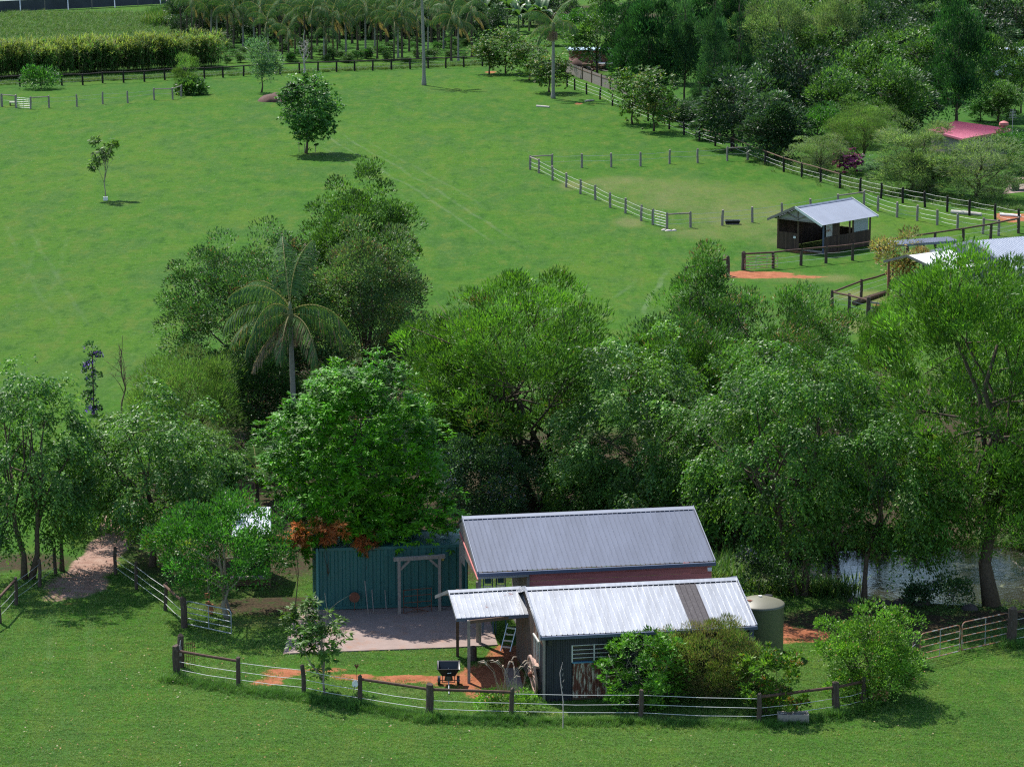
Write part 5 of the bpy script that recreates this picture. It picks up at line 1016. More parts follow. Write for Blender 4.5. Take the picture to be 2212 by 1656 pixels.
far('pine_tree', 'tall pine with a bare lower trunk and dead side twigs', ('barecone', 'needles', 3), (1479, 238), -40, (1428, 1530))
far('pine_tree', 'tall narrow pine next to the bare-trunked pine', ('cone', 'needles', 4), (1540, 250), -15, (1492, 1592))
far('pine_tree', 'pine with layered dark branches beside the grey casuarina', ('cone', 'needles', 3), (1590, 225), -20, (1548, 1640))
far('pine_tree', 'small dark pine top in the middle of the thicket', ('cone', 'needles', 4), (2025, 200), 50, (2000, 2062))
far('pine_tree', 'low pine at the foot of the bare-trunked pine', ('cone', 'needles', 4), (1505, 262), 170, (1475, 1545))
far('cypress', 'dark green broad conifer beside the pale-trunked tree', ('dome', 'cypress', 18), (1340, 170), -20, (1295, 1395)); far('pine_tree', 'dark pine behind the billowing conifer', ('cone', 'needles', 4), (1450, 180), -60, (1400, 1500)); far('cypress', 'deep green conifer between the two tall pines', ('column', 'cypress', 1), (1510, 190), -30, (1465, 1560))
far('macadamia', 'dark glossy bush filling the fence corner under the pines', ('shrub', D, 19), (1535, 300), 195, (1490, 1590)); far('macadamia', 'dark tree packed behind the overhanging glossy tree', ('shrub', D, 19), (1640, 290), 120, (1575, 1720)); far('macadamia', 'dark bushy tree over the fence between its glossy neighbours', ('shrub', D, 19), (1700, 345), 215, (1640, 1760))
far('macadamia', 'dark bushy tree behind the olive feathery shrub', ('shrub', M_, 20), (1800, 310), 150, (1740, 1870)); far('macadamia', 'dark bushy tree beside the tall dense one', ('shrub', M_, 20), (1900, 300), 130, (1850, 1990)); far('bush', 'green bush on the lawn behind the house', ('shrub', GN_, 21), (2110, 262), 200, (2085, 2150), cat='bush')
far('macadamia', 'dark low bush filling the fence line behind the twin orchard trees', ('shrub', D, 19), (1445, 258), 205, (1410, 1490)); far('macadamia', 'dark low bush under the bare pine trunk at the fence line', ('shrub', D, 20), (1488, 272), 215, (1455, 1530)); far('cypress', 'dark conifer behind the tall narrow pine', ('column', 'cypress', 1), (1570, 170), -40, (1520, 1625)); far('bush', 'rounded green bush on the lawn beyond the pink-red roof', ('shrub', M_, 20), (2150, 262), 175, (2110, 2200), cat='bush')
far('casuarina', 'tall soft grey-green casuarina', ('dome', 'feathery_grey', 5), (1680, 200), -60, (1600, 1765))
far('casuarina', 'soft grey-green casuarina beside the taller grey one', ('dome', 'feathery_grey', 6), (1790, 190), -35, (1735, 1860))
far('shade_tree', 'small pale-trunked tree over the log heap', ('crown', M_, 7), (1303, 163), 25, (1228, 1350))
far('shade_tree', 'bright green bush behind the palm with the fruit skirt', ('crown', GN_, 8), (1250, 110), 20, (1205, 1300))
far('macadamia', 'rounded dark glossy tree overhanging the diagonal fence', ('dome', D, 9), (1580, 322), 130, (1508, 1660))
far('macadamia', 'dark glossy tree beside the overhanging one, lower at the fence', ('dome', D, 10), (1660, 345), 195, (1590, 1725))
far('macadamia', 'tall dark grey-green tree with a peaked top', ('dome', D, 9), (1720, 290), 62, (1655, 1800))
far('macadamia', 'broad dark tree with lime tips on its crown', ('dome', M_, 11), (1845, 270), 82, (1775, 1925))
far('macadamia', 'grey-green dark tree next to the towering dense mango', ('dome', D, 10), (1950, 290), 150, (1880, 2030))
far('dense_dark_tree', 'towering dense very dark tree beside the pink-red roof', ('column', 'cypress', 12), (2065, 268), -12, (1998, 2135))
far('bottlebrush', 'bright green shrub in front of the dark tall tree', ('dome', GN_, 8), (1765, 338), 225, (1715, 1815))
far('bottlebrush', 'large olive feathery shrub with many upright stems', ('dome', 'feathery', 13), (1862, 365), 202, (1780, 1950))
far('grevillea', 'pale grey-green rounded shrub above the purple plant', ('shrub', 'feathery_grey', 5), (1765, 375), 285, (1708, 1835))
far('grevillea', 'wide silvery grey shrub in front of the pink-red roof', ('shrub', 'feathery_grey', 14), (1960, 415), 245, (1875, 2060))
far('grevillea', 'tangled grey shrub with bare twigs at the end of the shrubbery', ('shrub', 'feathery_grey', 6), (2110, 432), 288, (2005, 2220))
far('grevillea', 'low grey-green shrub between the two wide silvery ones', ('shrub', 'feathery_grey', 14), (2015, 422), 300, (1935, 2090))
far('grevillea', 'low blue-green shrub beside the purple plant', ('shrub', 'silver', 15), (1890, 385), 330, (1850, 1940))
tree('purple_cordyline', 'purple-leaved plant at the foot of the feathery shrubs', 'plant', (1838, 376), 348, (1820, 1856), 374, 'lychee', 181, r0=.03, nl=6)
SPC['lychee_purple'] = dict(SPC['lychee'], pal=[(G_(.14, .015, .09), 4), (G_(.22, .03, .14), 2), (G_(.08, .01, .06), 2)])
o = bpy.data.objects['purple_cordyline']; cr_ = [c_ for c_ in o.children if c_.name.startswith('crown')][0]
rng_ = np.random.default_rng(5); cr_.data = foliage('crown', 182, lobes_for(rng_, (.7, .6, .6), .75, 8, .42), SPC['lychee_purple'], 1.2)
far('lemon_tree', 'thin airy light green tree behind the pink-red roof', ('crown', M_, 16), (2140, 250), 60, (2095, 2190)); far('lemon_tree', 'thin airy tree at the edge of the lawn behind the house aerial', ('crown', M_, 7), (2200, 245), 95, (2165, 2245))
far('hedge_bush', 'clipped bright green hedge bush beside the house aerial', ('dome', GN_, 8), (2190, 372), 282, (2145, 2260), cat='hedge'); far('hedge_bush', 'second clipped hedge bush closing the hedge below the house', ('dome', GN_, 17), (2225, 380), 290, (2185, 2290), cat='hedge')
names = ['rounded dark canopy tree in the wood behind the casuarinas', 'mid-green canopy tree in the wood behind the casuarinas', 'deep grey-green canopy tree at the far edge of the wood']
rw = random.Random(12)
for row, (y, tp, st) in enumerate([(205, 55, 62), (165, 10, 58), (120, -25, 62), (80, -60, 66)]):
    x = 1590 + rw.uniform(0, 30)
    while x < 2290:
        k = rw.choice([D, M_, D, M_]); hw = rw.uniform(50, 72); yy = y + rw.uniform(-14, 14)
        if not (row == 0 and (x < 1640 or x > 2085)) and not (row == 1 and x > 2140):
            far('canopy_tree', names[0 if k == D and row < 2 else 1 if k == M_ else 2], ('dome', k, {D: 9, M_: 11}[k] + rw.randrange(2) * (1 if k == D else 5)), (x, yy), tp + rw.uniform(-25, 25), (x - hw, x + hw), 'trees of the wood')
        x += st * rw.uniform(.7, 1.2)
for i in range(13):                                                    # added row of dark trees: a backdrop for the deep shade of the palm grove
    x = 405 + i * 66 + rw.uniform(-15, 15); far('canopy_tree', 'dark tree added behind the palm grove as a backdrop for its shade', ('dome', D, 9 + i % 2), (x, rw.uniform(44, 60)), rw.uniform(-60, -30), (x - 48, x + 48), 'trees behind the grove')
for i in range(19):  # dark bushes added behind the stems, standing in for shade between the palms
    x = 400 + i * 37 + rw.uniform(-10, 10); far('grove_backdrop_bush', 'dark dense bush added behind the palm stems to stand in for the grove shade', ('shrub', D, 19), (x, rw.uniform(72, 92)), rw.uniform(-5, 30), (x - 32, x + 32), 'dark bushes added behind the palm stems', cat='bush')
for x0, x1, y, tp, k, lb in ((1195, 1265, 80, -15, D, 'dark bush by the banana plants'), (1255, 1340, 70, -40, M_, 'mid-green tree behind the pale-trunked tree'), (1320, 1400, 110, -50, D, 'dark tree behind the conifers'), (1160, 1230, 98, 55, GN_, 'low green shrub behind the orchard trees')):
    far('back_tree', lb + ' at the far end of the field', ('dome', k, {D: 10, M_: 11, GN_: 8}[k]), ((x0 + x1) / 2, y), tp, (x0, x1))
for i in range(60):
    x = 450 + i * 9.7 + rw.uniform(-8, 8); far('shade_plant', 'leafy shade plant on the floor of the palm grove', ('dome', GN_ if i % 3 == 0 else M_, 8 if i % 3 == 0 else 11), (x, rw.uniform(96, 137)), 0, (x - rw.uniform(9, 17), x + rw.uniform(9, 17)), 'shade plants of the palm grove', cat='shrub')
# bare trees
def bare(name, label, base, top, xr, seed, m, r0, n1=9, cat='tree'):
    g = P(*base); s = scale_at(*base); ht = (base[1] - top) / s; hw = (xr[1] - xr[0]) / 2 / s; cx = ((xr[0] + xr[1]) / 2 - base[0]) / s; rng = np.random.default_rng(seed)
    t = thing(name, label, cat, g); mb = MB(); lob = lobes_for(rng, (hw, hw * .7, ht * .35), ht * .62, n1, .3, cx); branches(mb, seed, (0, 0, -.1), (cx, 0, ht), lob, r0, n1 * 2, .25); link('branches', mb.mesh('branches', m), t); return t
bare('dead_tree', 'small bleached leafless tree in front of the palm grove', (657, 160), 66, (636, 680), 21, DEADW, .13, 9)
bare('bare_sapling', 'leafless brown twiggy sapling behind the weeping trees', (262, 892), 722, (222, 312), 22, TWIG, .05, 10)
bare('bare_sapling', 'second leafless twiggy sapling, grey and fainter, beside the brown one', (310, 900), 762, (285, 350), 23, DEADW, .035, 8)
bare('dead_branch', 'pale dead branch leaning out at the pond beside the thick dark trunk', (2215, 1262), 1180, (2180, 2250), 24, DEADW, .05, 7, 'branch')
g = P(203, 895); t = thing('flowering_vine', 'narrow vine-covered stake with purple trumpet flowers', 'vine', g); rng_ = np.random.default_rng(3)
SPC['vine'] = dict(SPC['lillypilly'], L=.13, W=.10, cr=.16, k=20, od=1.5, pal=[(G_(.035, .07, .03), 5), (G_(.05, .085, .04), 3), (G_(.17, .07, .48), 1.6)])
mb = MB(); mb.tube([(0, 0, -.1), (0, 0, 3.3)], .04, 6); link('stake', mb.mesh('stake', TWIG), t)
link('leaves', foliage('leaves', 31, [(np.array([rng_.normal(0, .14), 0, z]), np.array([.2, .2, .25]) * rng_.uniform(.7, 1.4)) for z in np.linspace(.2, 3.3, 15)], SPC['vine'], .9), t)

# ---------------------------------------------------------------- cane, rough grass, lawn
def blade_strip(B, A, S, Ls, Ws, C, p, az, el, L_, W_, c, bend, seg=3):
    d = np.array([math.cos(az) * math.cos(el), math.sin(az) * math.cos(el), math.sin(el)]); q = np.array(p, float)
    for k in range(seg):
        s_ = np.cross(d, [0, 0, 1.]); s_ = s_ / (np.linalg.norm(s_) + 1e-6); B.append(q.copy()); A.append(d.copy()); S.append(s_); Ls.append(L_ / seg * 1.35); Ws.append(W_ * (1 - .25 * k)); C.append(c)
        q = q + d * L_ / seg; d = d + np.array([0, 0, -bend]); d = d / np.linalg.norm(d)
def cane_row():
    rng = np.random.default_rng(8); B, A, S, Ls, Ws, C = [], [], [], [], [], []
    a, b = P(-40, 174), P(492, 147); u = (b - a); n_ = Vector((-u.y, u.x, 0)).normalized()
    CL = []
    for i in range(230): t_ = rng.random(); dp = rng.random() * 6.0; CL.append((t_, dp, rng.uniform(2.7, 4.4), rng.uniform(.6, 1.35), rng.uniform(.6, 1.5)))
    for i in range(2500):
        t_, dp, h0, tint, pl = CL[rng.integers(len(CL))]; p = a + u * t_ + n_ * dp + Vector((rng.normal(0, .45), rng.normal(0, .45), 0)); h = h0 * rng.uniform(.85, 1.08)
        g1 = np.array([.085, .200, .045]) * tint * rng.uniform(.7, 1.2); lean = rng.random() * 6.28; blade_strip(B, A, S, Ls, Ws, C, (p.x, p.y, 0), lean, rng.uniform(1.35, 1.55), h * .9, .07, np.array([.10, .115, .05]) * rng.uniform(.5, 1.1), .03, 2)
        for k in range(9):
            z = h * rng.uniform(.12, .95); blade_strip(B, A, S, Ls, Ws, C, (p.x, p.y, z), rng.random() * 6.28, rng.uniform(.5, 1.2), rng.uniform(.7, 1.25), .12, (np.array([.22, .20, .10]) if rng.random() < .12 else g1) * rng.uniform(.75, 1.25), .5, 3)
        for k in range(4): blade_strip(B, A, S, Ls, Ws, C, (p.x, p.y, h * .86), rng.random() * 6.28, rng.uniform(.7, 1.4), rng.uniform(.5, .9) * pl ** .5, .13, np.array([.21, .25, .075]) * tint ** .5 * rng.uniform(.75, 1.3), .45, 2)
    o = link('cane_grass', leafmesh('cane_grass', np.array(B), np.array(A), np.array(S), np.array(Ls), np.array(Ws), np.array(C), LEAF_SOFT)); tag(o, 'tall dense row of yellow-topped cane grass behind the black fence', 'cane', kind='stuff')
cane_row()
def tuft_mesh(name, seed, n, h, spread, wd, cols):
    rng = np.random.default_rng(seed); B, A, S, Ls, Ws, C = [], [], [], [], [], []
    for i in range(n):
        a = rng.random() * 6.28; r = spread * rng.random() ** .5; blade_strip(B, A, S, Ls, Ws, C, (math.cos(a) * r, math.sin(a) * r, -.01), rng.random() * 6.28, rng.uniform(.7, 1.45), h * rng.uniform(.6, 1.2), wd, np.array(cols[rng.integers(len(cols))]) * rng.uniform(.8, 1.2), .45, 2)
    return leafmesh(name, np.array(B), np.array(A), np.array(S), np.array(Ls), np.array(Ws), np.array(C), GRASSM)
GRASSM = leafmat('grass_blade', .6, .30, .25, (1.3, 1.3, .8))
nt, N, L = nodes(GRASSM); at = [n for n in N if n.type == 'ATTRIBUTE'][0]; oi = N.new('ShaderNodeObjectInfo'); geo = N.new('ShaderNodeNewGeometry')
mg = N.new('ShaderNodeMapping'); mg.inputs['Scale'].default_value = (.16, 1.3, 1); mg.inputs['Rotation'].default_value = (0, 0, .08); L.new(geo.outputs['Position'], mg.inputs[0]); n0 = noise(1.0, 4, .6, mg.outputs[0]); n1 = math_('MULTIPLY_ADD', n0, .6, math_('MULTIPLY', noise(.5, 4, .65), .4)); rr_ = ramp(N, [(.34, (.68, .80, .75)), (.5, (1.02, 1.02, 1.0)), (.64, (1.5, 1.22, 1.1))]); L.new(n1, rr_.inputs[0]); vm = N.new('ShaderNodeVectorMath'); vm.operation = 'MULTIPLY'; L.new(at.outputs['Color'], vm.inputs[0]); L.new(rr_.outputs[0], vm.inputs[1])
L.new(vm.outputs[0], N['Principled BSDF'].inputs['Base Color']); gg = [n for n in N if n.type == 'VECT_MATH' and n.operation == 'MULTIPLY' and n is not vm][0]; L.new(vm.outputs[0], gg.inputs[0])
from bisect import bisect
def gsample(F, x, y):
    i = min(max(bisect(xs, x) - 1, 0), nx - 2); j = min(max(bisect(ys, y) - 1, 0), ny - 2); return F[j, i]
def scatter(name, label, pts, scl, tuft, smin=.7, smax=1.3):
    me = bpy.data.meshes.new(name); me.from_pydata([tuple(p) for p in pts], [], []); at_ = me.attributes.new('scl', 'FLOAT', 'POINT'); at_.data.foreach_set('value', np.asarray(scl, np.float32))
    o = link(name, me); tag(o, label, 'grass', kind='stuff'); ng = bpy.data.node_groups.new(name, 'GeometryNodeTree')
    ng.interface.new_socket('Geometry', in_out='INPUT', socket_type='NodeSocketGeometry'); ng.interface.new_socket('Geometry', in_out='OUTPUT', socket_type='NodeSocketGeometry')
    n_ = ng.nodes; l_ = ng.links; gi = n_.new('NodeGroupInput'); go = n_.new('NodeGroupOutput'); ip = n_.new('GeometryNodeInstanceOnPoints'); inf = n_.new('GeometryNodeObjectInfo'); inf.inputs[0].default_value = tuft
    rv = n_.new('FunctionNodeRandomValue'); rv.data_type = 'FLOAT_VECTOR'; rv.inputs[0].default_value = (-.12, -.12, 0); rv.inputs[1].default_value = (.12, .12, 6.283); na = n_.new('GeometryNodeInputNamedAttribute'); na.data_type = 'FLOAT'; na.inputs[0].default_value = 'scl'
    l_.new(gi.outputs[0], ip.inputs['Points']); l_.new(inf.outputs['Geometry'], ip.inputs['Instance']); l_.new(rv.outputs[0], ip.inputs['Rotation']); l_.new(na.outputs[0], ip.inputs['Scale']); l_.new(ip.outputs[0], go.inputs[0])
    md = o.modifiers.new('scatter', 'NODES'); md.node_group = ng; return o
def hidden_tuft(name, me):
    o = link(name, me); o.hide_render = True; o.hide_viewport = True; o['kind'] = 'helper'; o.location = (0, 0, -30); return o
GC = [(.090, .235, .038), (.108, .255, .042), (.074, .198, .034), (.132, .255, .056), (.20, .26, .09)]
TU = hidden_tuft('grass_tuft', tuft_mesh('grass_tuft', 1, 14, .06, .085, .013, GC)); TL = hidden_tuft('long_grass_tuft', tuft_mesh('long_grass_tuft', 2, 26, .30, .10, .013, GC[:3] + [(.07, .13, .025)])); TR = hidden_tuft('rank_grass_tuft', tuft_mesh('rank_grass_tuft', 3, 30, .7, .35, .05, [(.075, .17, .032), (.095, .19, .04), (.14, .19, .07), (.06, .145, .028)]))
rg = np.random.default_rng(6)
BOXES = [(FS, -.1, FW + .1, -.05, FD), (RS, -.1, RW, .1, RD + 1.2), (CN, 0, 6.06, 0, 2.44)]
pad = [P(612, 1413), P(990, 1399), P(1075, 1394), P(1055, 1330), Vector((-1.2, 112.9, 0)), Vector((-8.6, 112.1, 0))]
def inpad(x, y):
    c_ = False; n_ = len(pad)
    for i in range(n_):
        a, b = pad[i], pad[(i + 1) % n_]
        if (a.y > y) != (b.y > y) and x < (b.x - a.x) * (y - a.y) / (b.y - a.y) + a.x: c_ = not c_
    return c_
pts, scl = [], []
for x, y in zip(rg.uniform(-24, 24, 120000), 90.5 + 27 * rg.random(120000) ** 1.25):
    if abs(x) > y * .185: continue
    s_ = max(gsample(SOIL, x, y), gsample(LITT, x, y) * .9, gsample(PATHA, x, y) * .95)
    if rg.random() < (s_ - .25) * 1.8 or inpad(x, y): continue
    if -1 < x < 10 and 99 < y < 118:
        q_ = Vector((x, y, 0)) - FS(0, 0); dd = FS(1, 0) - FS(0, 0); nn = FS(0, 1) - FS(0, 0)
        if -.1 < q_.dot(dd) < FW + .1 and -.05 < q_.dot(nn) < 8.5: continue
    pts.append((x, y, 0)); scl.append(rg.uniform(.6, 1.25))
scatter('lawn_grass', 'short mown grass of the lawn around the sheds', pts, scl, TU)
pts, scl = [], []
fl = [P(382, 1468), P(515, 1490), P(657, 1506), P(778, 1528), P(928, 1552), P(1104, 1558), P(1384, 1560), P(1639, 1568), P(1806, 1548), P(1864, 1534), P(1935, 1490), P(1978, 1440)]
for i in range(len(fl) - 1):
    a, b = fl[i], fl[i + 1]; dens = [160, 170, 170, 220, 230, 130, 70, 120, 130, 110, 90][i]
    for k in range(int((b - a).length * dens)):
        p = a.lerp(b, rg.random()); w_ = abs(rg.normal(0, .35)); p = p + Vector((rg.normal(0, .1), -w_ + .12, 0)); pts.append(tuple(p)); scl.append(rg.uniform(.35, .95) * (1 - .4 * min(1, w_)))
for px_, py_ in ((1806, 1548), (928, 1555), (382, 1468), (2184, 1396), (1978, 1442), (1104, 1556), (778, 1528)):
    g = P(px_, py_)
    for k in range(40): pts.append((g.x + rg.normal(0, .25), g.y - .05 + rg.normal(0, .16), 0)); scl.append(rg.uniform(.6, 1.3))
scatter('fence_line_grass', 'longer unmown grass along the foot of the tape fence', pts, scl, TL)
pts, scl = [], []
for k in range(5200):
    x_, y_ = rg.uniform(-40, 500), rg.uniform(28, 92)
    if k % 4 == 0: x_, y_ = rg.uniform(-30, 1080), 0; y_ = np.interp(x_, [-30, 1090], [186, 140]) - rg.uniform(0, 5)
    g = P(x_, y_); pts.append((g.x, g.y, 0)); scl.append(rg.uniform(.4, 1.1) * (.7 if k % 4 == 0 else 1))
for k in range(900): t_ = rg.random(); g = P(np.interp(t_, [0, .5, 1], [1660, 1900, 2212]), np.interp(t_, [0, .5, 1], [352, 420, 462])); pts.append((g.x + rg.normal(0, 1.0), g.y + abs(rg.normal(0, 2.2)) + .5, 0)); scl.append(rg.uniform(.3, .7))
for k in range(160): g = P(rg.normal(360, 16), rg.normal(52, 3)); pts.append((g.x, g.y, 0)); scl.append(rg.uniform(2.2, 3.6))
scatter('rank_grass', 'rank tall grass and weeds beyond the black fence', pts, scl, TR)
pts, scl = [], []                                                       # reeds at the pond rim
for k in range(420):
    a = rg.uniform(2.6, 4.1) if k % 2 else rg.uniform(0, 3.6); q_ = rg.uniform(.93, 1.08); q_ = q_ / (1 + .06 * math.sin(3 * a + 1) + .05 * math.sin(5 * a)); pts.append((POND.x + PRX * q_ * math.cos(a), POND.y + PRY * q_ * math.sin(a), -.15)); scl.append(rg.uniform(.6, 1.5))
scatter('pond_reeds', 'reedy grass round the rim of the pond', pts, scl, TR)
# ---------------------------------------------------------------- things standing about
Z = lambda z: Vector((0, 0, z))
def bez(p, q, k=6): return [Vector(p).lerp(Vector(q), i / k) for i in range(k + 1)]
def lump(name, m, parent, c, r, seed, n=10):
    rn_ = random.Random(seed); mb = MB(); c = Vector(c); vs = []; ph = [rn_.uniform(0, 6) for _ in range(6)]
    for i in range(6):
        for j in range(n):
            el = -.2 + (math.pi / 2 + .2) * i / 5; a = 2 * math.pi * j / n; k = 1 + .16 * math.sin(2 * a + ph[0]) + .12 * math.sin(3 * a + ph[1] + i) + rn_.uniform(-.06, .06)
            vs.append(c + Vector((math.cos(a) * math.cos(el) * r[0] * k, math.sin(a) * math.cos(el) * r[1] * k, math.sin(el) * r[2] * (1 + .1 * math.sin(a + ph[2])))))
    mb.add(vs, [(i * n + j, i * n + (j + 1) % n, (i + 1) * n + (j + 1) % n, (i + 1) * n + j) for i in range(5) for j in range(n)] + [tuple(range(5 * n, 6 * n))]); return mb.part(name, m, parent, True)
# rain tank
g = P(1640, 1408); t = thing('rain_tank', 'round olive-green rainwater tank with a domed pale lid beside the shed', 'tank', g); mb = MB(); r_ = .90
prof = [(r_ * .99, 0), (r_, .05)] + [(r_ * (1 + .006 * (i % 2)), .05 + .0945 * i) for i in range(1, 20)] + [(r_ * 1.0, 1.90)]
def lathe(prof, n=40):
    m_ = MB(); vs = [g + Vector((math.cos(6.28318 * j / n) * a, math.sin(6.28318 * j / n) * a, z)) for a, z in prof for j in range(n)]
    m_.add(vs, [(i * n + j, i * n + (j + 1) % n, (i + 1) * n + (j + 1) % n, (i + 1) * n + j) for i in range(len(prof) - 1) for j in range(n)]); return m_
lathe(prof).part('wall', TANKG, t, True); lathe([(r_ * 1.03, 1.86), (r_ * 1.04, 1.92), (r_ * .98, 1.96), (r_ * .6, 2.09), (r_ * .2, 2.17), (.01, 2.18)]).part('lid', TANKT, t, True)
MB().tube([g + Vector((.35, .45, 2.06)), g + Vector((.35, .45, 2.11))], .16, 14).part('hatch', BLACKP, t); MB().tube([g + Z(2.15), g + Z(2.22)], .07, 10).part('inlet_cap', PAINTW, t); MB().box(g + Vector((-.35, -.25, 2.10)), (.28, .2, .03), .5).part('strainer', RUST, t)
MB().tube([g + Vector((-.55, .15, 2.1)), g + Vector((-.8, .3, 2.3)), g + Vector((-1.05, .35, 2.35))], .06, 8).part('inlet_pipe', GALV, t)
# timber arbour before the container
a, b = P(863, 1327), P(950, 1321); d = (b - a).normalized(); t = thing('timber_arbour', 'silver-grey timber arch frame standing before the teal container', 'arbour', a)
for q_ in (a, b): MB().beam(q_ + Z(-.1), q_ + Z(2.2), .12, .12).part('post', WOODGR, t)
MB().beam(a - d * .22 + Z(2.27), b + d * .22 + Z(2.27), .14, .14).part('lintel', WOODGR, t)
MB().beam(a + d * .06 + Z(1.85), a + d * .42 + Z(2.2), .08, .09).part('brace', WOODGR, t); MB().beam(b - d * .06 + Z(1.85), b - d * .42 + Z(2.2), .08, .09).part('brace', WOODGR, t)
# odd garden ironwork against the container
g = P(766, 1322); t = thing('garden_disc', 'rusty round garden disc on a thin stand by the container', 'ornament', g); MB().tube([g, g + Z(.5)], .012, 5).part('stand', RUST, t); MB().tube([g + Vector((0, -.02, .62)), g + Vector((0, .02, .62))], .21, 20).part('disc', RUST, t)
for (x0, y0, x1, y1), lb in zip([(796, 1330, 788, 1257), (807, 1324, 803, 1276), (835, 1321, 831, 1277)], ['hooked thin garden stake leaning on the container', 'straight thin stake against the container, next to the hooked one', 'straight thin stake beside the arbour post']):
    g = P(x0, y0); h_ = (y0 - y1) / 54; t = thing('garden_stake', lb, 'stake', g); MB().tube([g, g + Vector(((x1 - x0) / 54, .3, h_))], .02, 6).part('shaft', WOODGR, t)
a, b = P(872, 1327), P(932, 1322); t = thing('iron_bench', 'dark wrought-iron garden bench frame inside the timber arch', 'bench', a)
for q_ in (a, a.lerp(b, .5), b): MB().tube([q_, q_ + Vector((0, .12, .45)), q_ + Vector((0, .25, .95))], .015, 5).part('leg', RUST, t)
for z, y in ((.45, .1), (.7, .18), (.93, .25)): MB().tube([a + Vector((0, y, z)), b + Vector((0, y, z))], .016, 5).part('rail', RUST, t)
MB().tube([a + Vector((0, 0, .35)), b + Vector((0, 0, .02))], .014, 5).part('brace', RUST, t); MB().tube([b + Vector((0, 0, .3)), a + Vector((0, 0, .05))], .014, 5).part('brace', RUST, t)
# seed spreader
g = P(969, 1481); t = thing('seed_spreader', 'black-hoppered tow-behind seed spreader on two small wheels by the fence', 'spreader', g)
def ringbox(z, hx, y0, y1, zb=0): return [g + Vector((-hx, y0, z)), g + Vector((hx, y0, z)), g + Vector((hx, y1, z + zb)), g + Vector((-hx, y1, z + zb))]
mb = MB(); vs = ringbox(.34, .24, .12, .32) + ringbox(.62, .39, -.05, .5, .16) + ringbox(.65, .42, -.08, .53, .16) + ringbox(.65, .37, -.03, .48, .15) + ringbox(.38, .22, .14, .30)
mb.add(vs, [(3, 2, 1, 0)] + [(4 * k + i, 4 * k + (i + 1) % 4, 4 * k + 4 + (i + 1) % 4, 4 * k + 4 + i) for k in range(4) for i in range(4)] + [(16, 17, 18, 19)]); mb.part('hopper', BLACKP, t)
MB().beam(g + Vector((0, -.02, .68)), g + Vector((0, .3, .5)), .02, .03).part('agitator', GALV, t); MB().tube([g + Vector((0, .2, .16)), g + Vector((0, .2, .34))], [.16, .13], 12).part('spinner_housing', OLIVEP, t)
for s_ in (-1, 1):
    MB().tube([g + Vector((s_ * .40, .2, .16)), g + Vector((s_ * .30, .2, .16))], .165, 16).part('wheel', BLACKP, t); MB().tube([g + Vector((s_ * .22, .1, .36)), g + Vector((s_ * .22, .05, .12))], .015, 5).part('frame_leg', RUST, t)
MB().tube([g + Vector((-.42, .2, .16)), g + Vector((.42, .2, .16))], .015, 6).part('axle', RUST, t); MB().beam(g + Vector((-.24, .05, .13)), g + Vector((.24, .05, .13)), .02, .02).part('crossbar', RUST, t)
MB().tube([g + Vector((0, .1, .16)), g + Vector((.02, -.5, .12)), g + Vector((.04, -1.1, .05))], .02, 6).part('drawbar', GALV, t); MB().beam(g + Vector((-.04, -.07, .5)), g + Vector((.1, -.1, .53)), .02, .02).part('lever', PAINTW, t)
# post stump
g = P(1022, 1425); t = thing('stump', 'short thick sawn-off post standing at the carport', 'stump', g); MB().tube([g + Z(-.1), g + Z(.2), g + Z(.5), g + Z(.53)], [.16, .14, .135, .12], 12).part('log', WOOD, t)
# wagon wheel leaning on the side wall
FSd = FS(1, 0) - FS(0, 0); FSn = FS(0, 1) - FS(0, 0); c0 = FS(-.22, 1.12, .71); ax = (FSd * 1.0 + Z(.12)).normalized(); vv = FSn; uu = ax.cross(vv).normalized(); t = thing('wagon_wheel', 'old wooden wagon wheel leaning on the shed side wall', 'wheel', FS(-.25, 1.12, 0)); R_ = .70
def circ(r, off, n=36): return [c0 + ax * off + (vv * math.cos(2 * math.pi * i / n) + uu * math.sin(2 * math.pi * i / n)) * r for i in range(n)]
mb = MB(); n = 36; rr = circ(R_, -.04) + circ(R_, .04) + circ(R_ - .085, .04) + circ(R_ - .085, -.04); mb.add(rr, [(k * n + i, k * n + (i + 1) % n, ((k + 1) % 4) * n + (i + 1) % n, ((k + 1) % 4) * n + i) for k in range(4) for i in range(n)]); mb.part('rim', WHEELW, t)
MB().tube([c0 - ax * .17, c0 - ax * .1, c0 + ax * .1, c0 + ax * .14], [.06, .11, .11, .08], 12).part('hub', RUST, t)
for i in range(12): e = vv * math.cos(math.pi * i / 6) + uu * math.sin(math.pi * i / 6); MB().tube([c0 + e * .1, c0 + e * .62], [.035, .025], 6).part('spoke', WHEELW, t)
# folded aluminium steps under the carport
a, b = P(1092, 1406), P(1092, 1406) + Vector((.27, .35, .98)); t = thing('step_ladder', 'folded light-blue aluminium steps leaning on the shed wall under the carport', 'ladder', a); sd = Vector((.18, -.06, 0))
for s_ in (-1, 1): MB().beam(a + sd * s_, b + sd * s_, .03, .05).part('stile', ALU, t)
for k in range(4): q_ = a.lerp(b, .15 + .23 * k); MB().beam(q_ - sd, q_ + sd, .03, .06).part('rung', ALU, t)
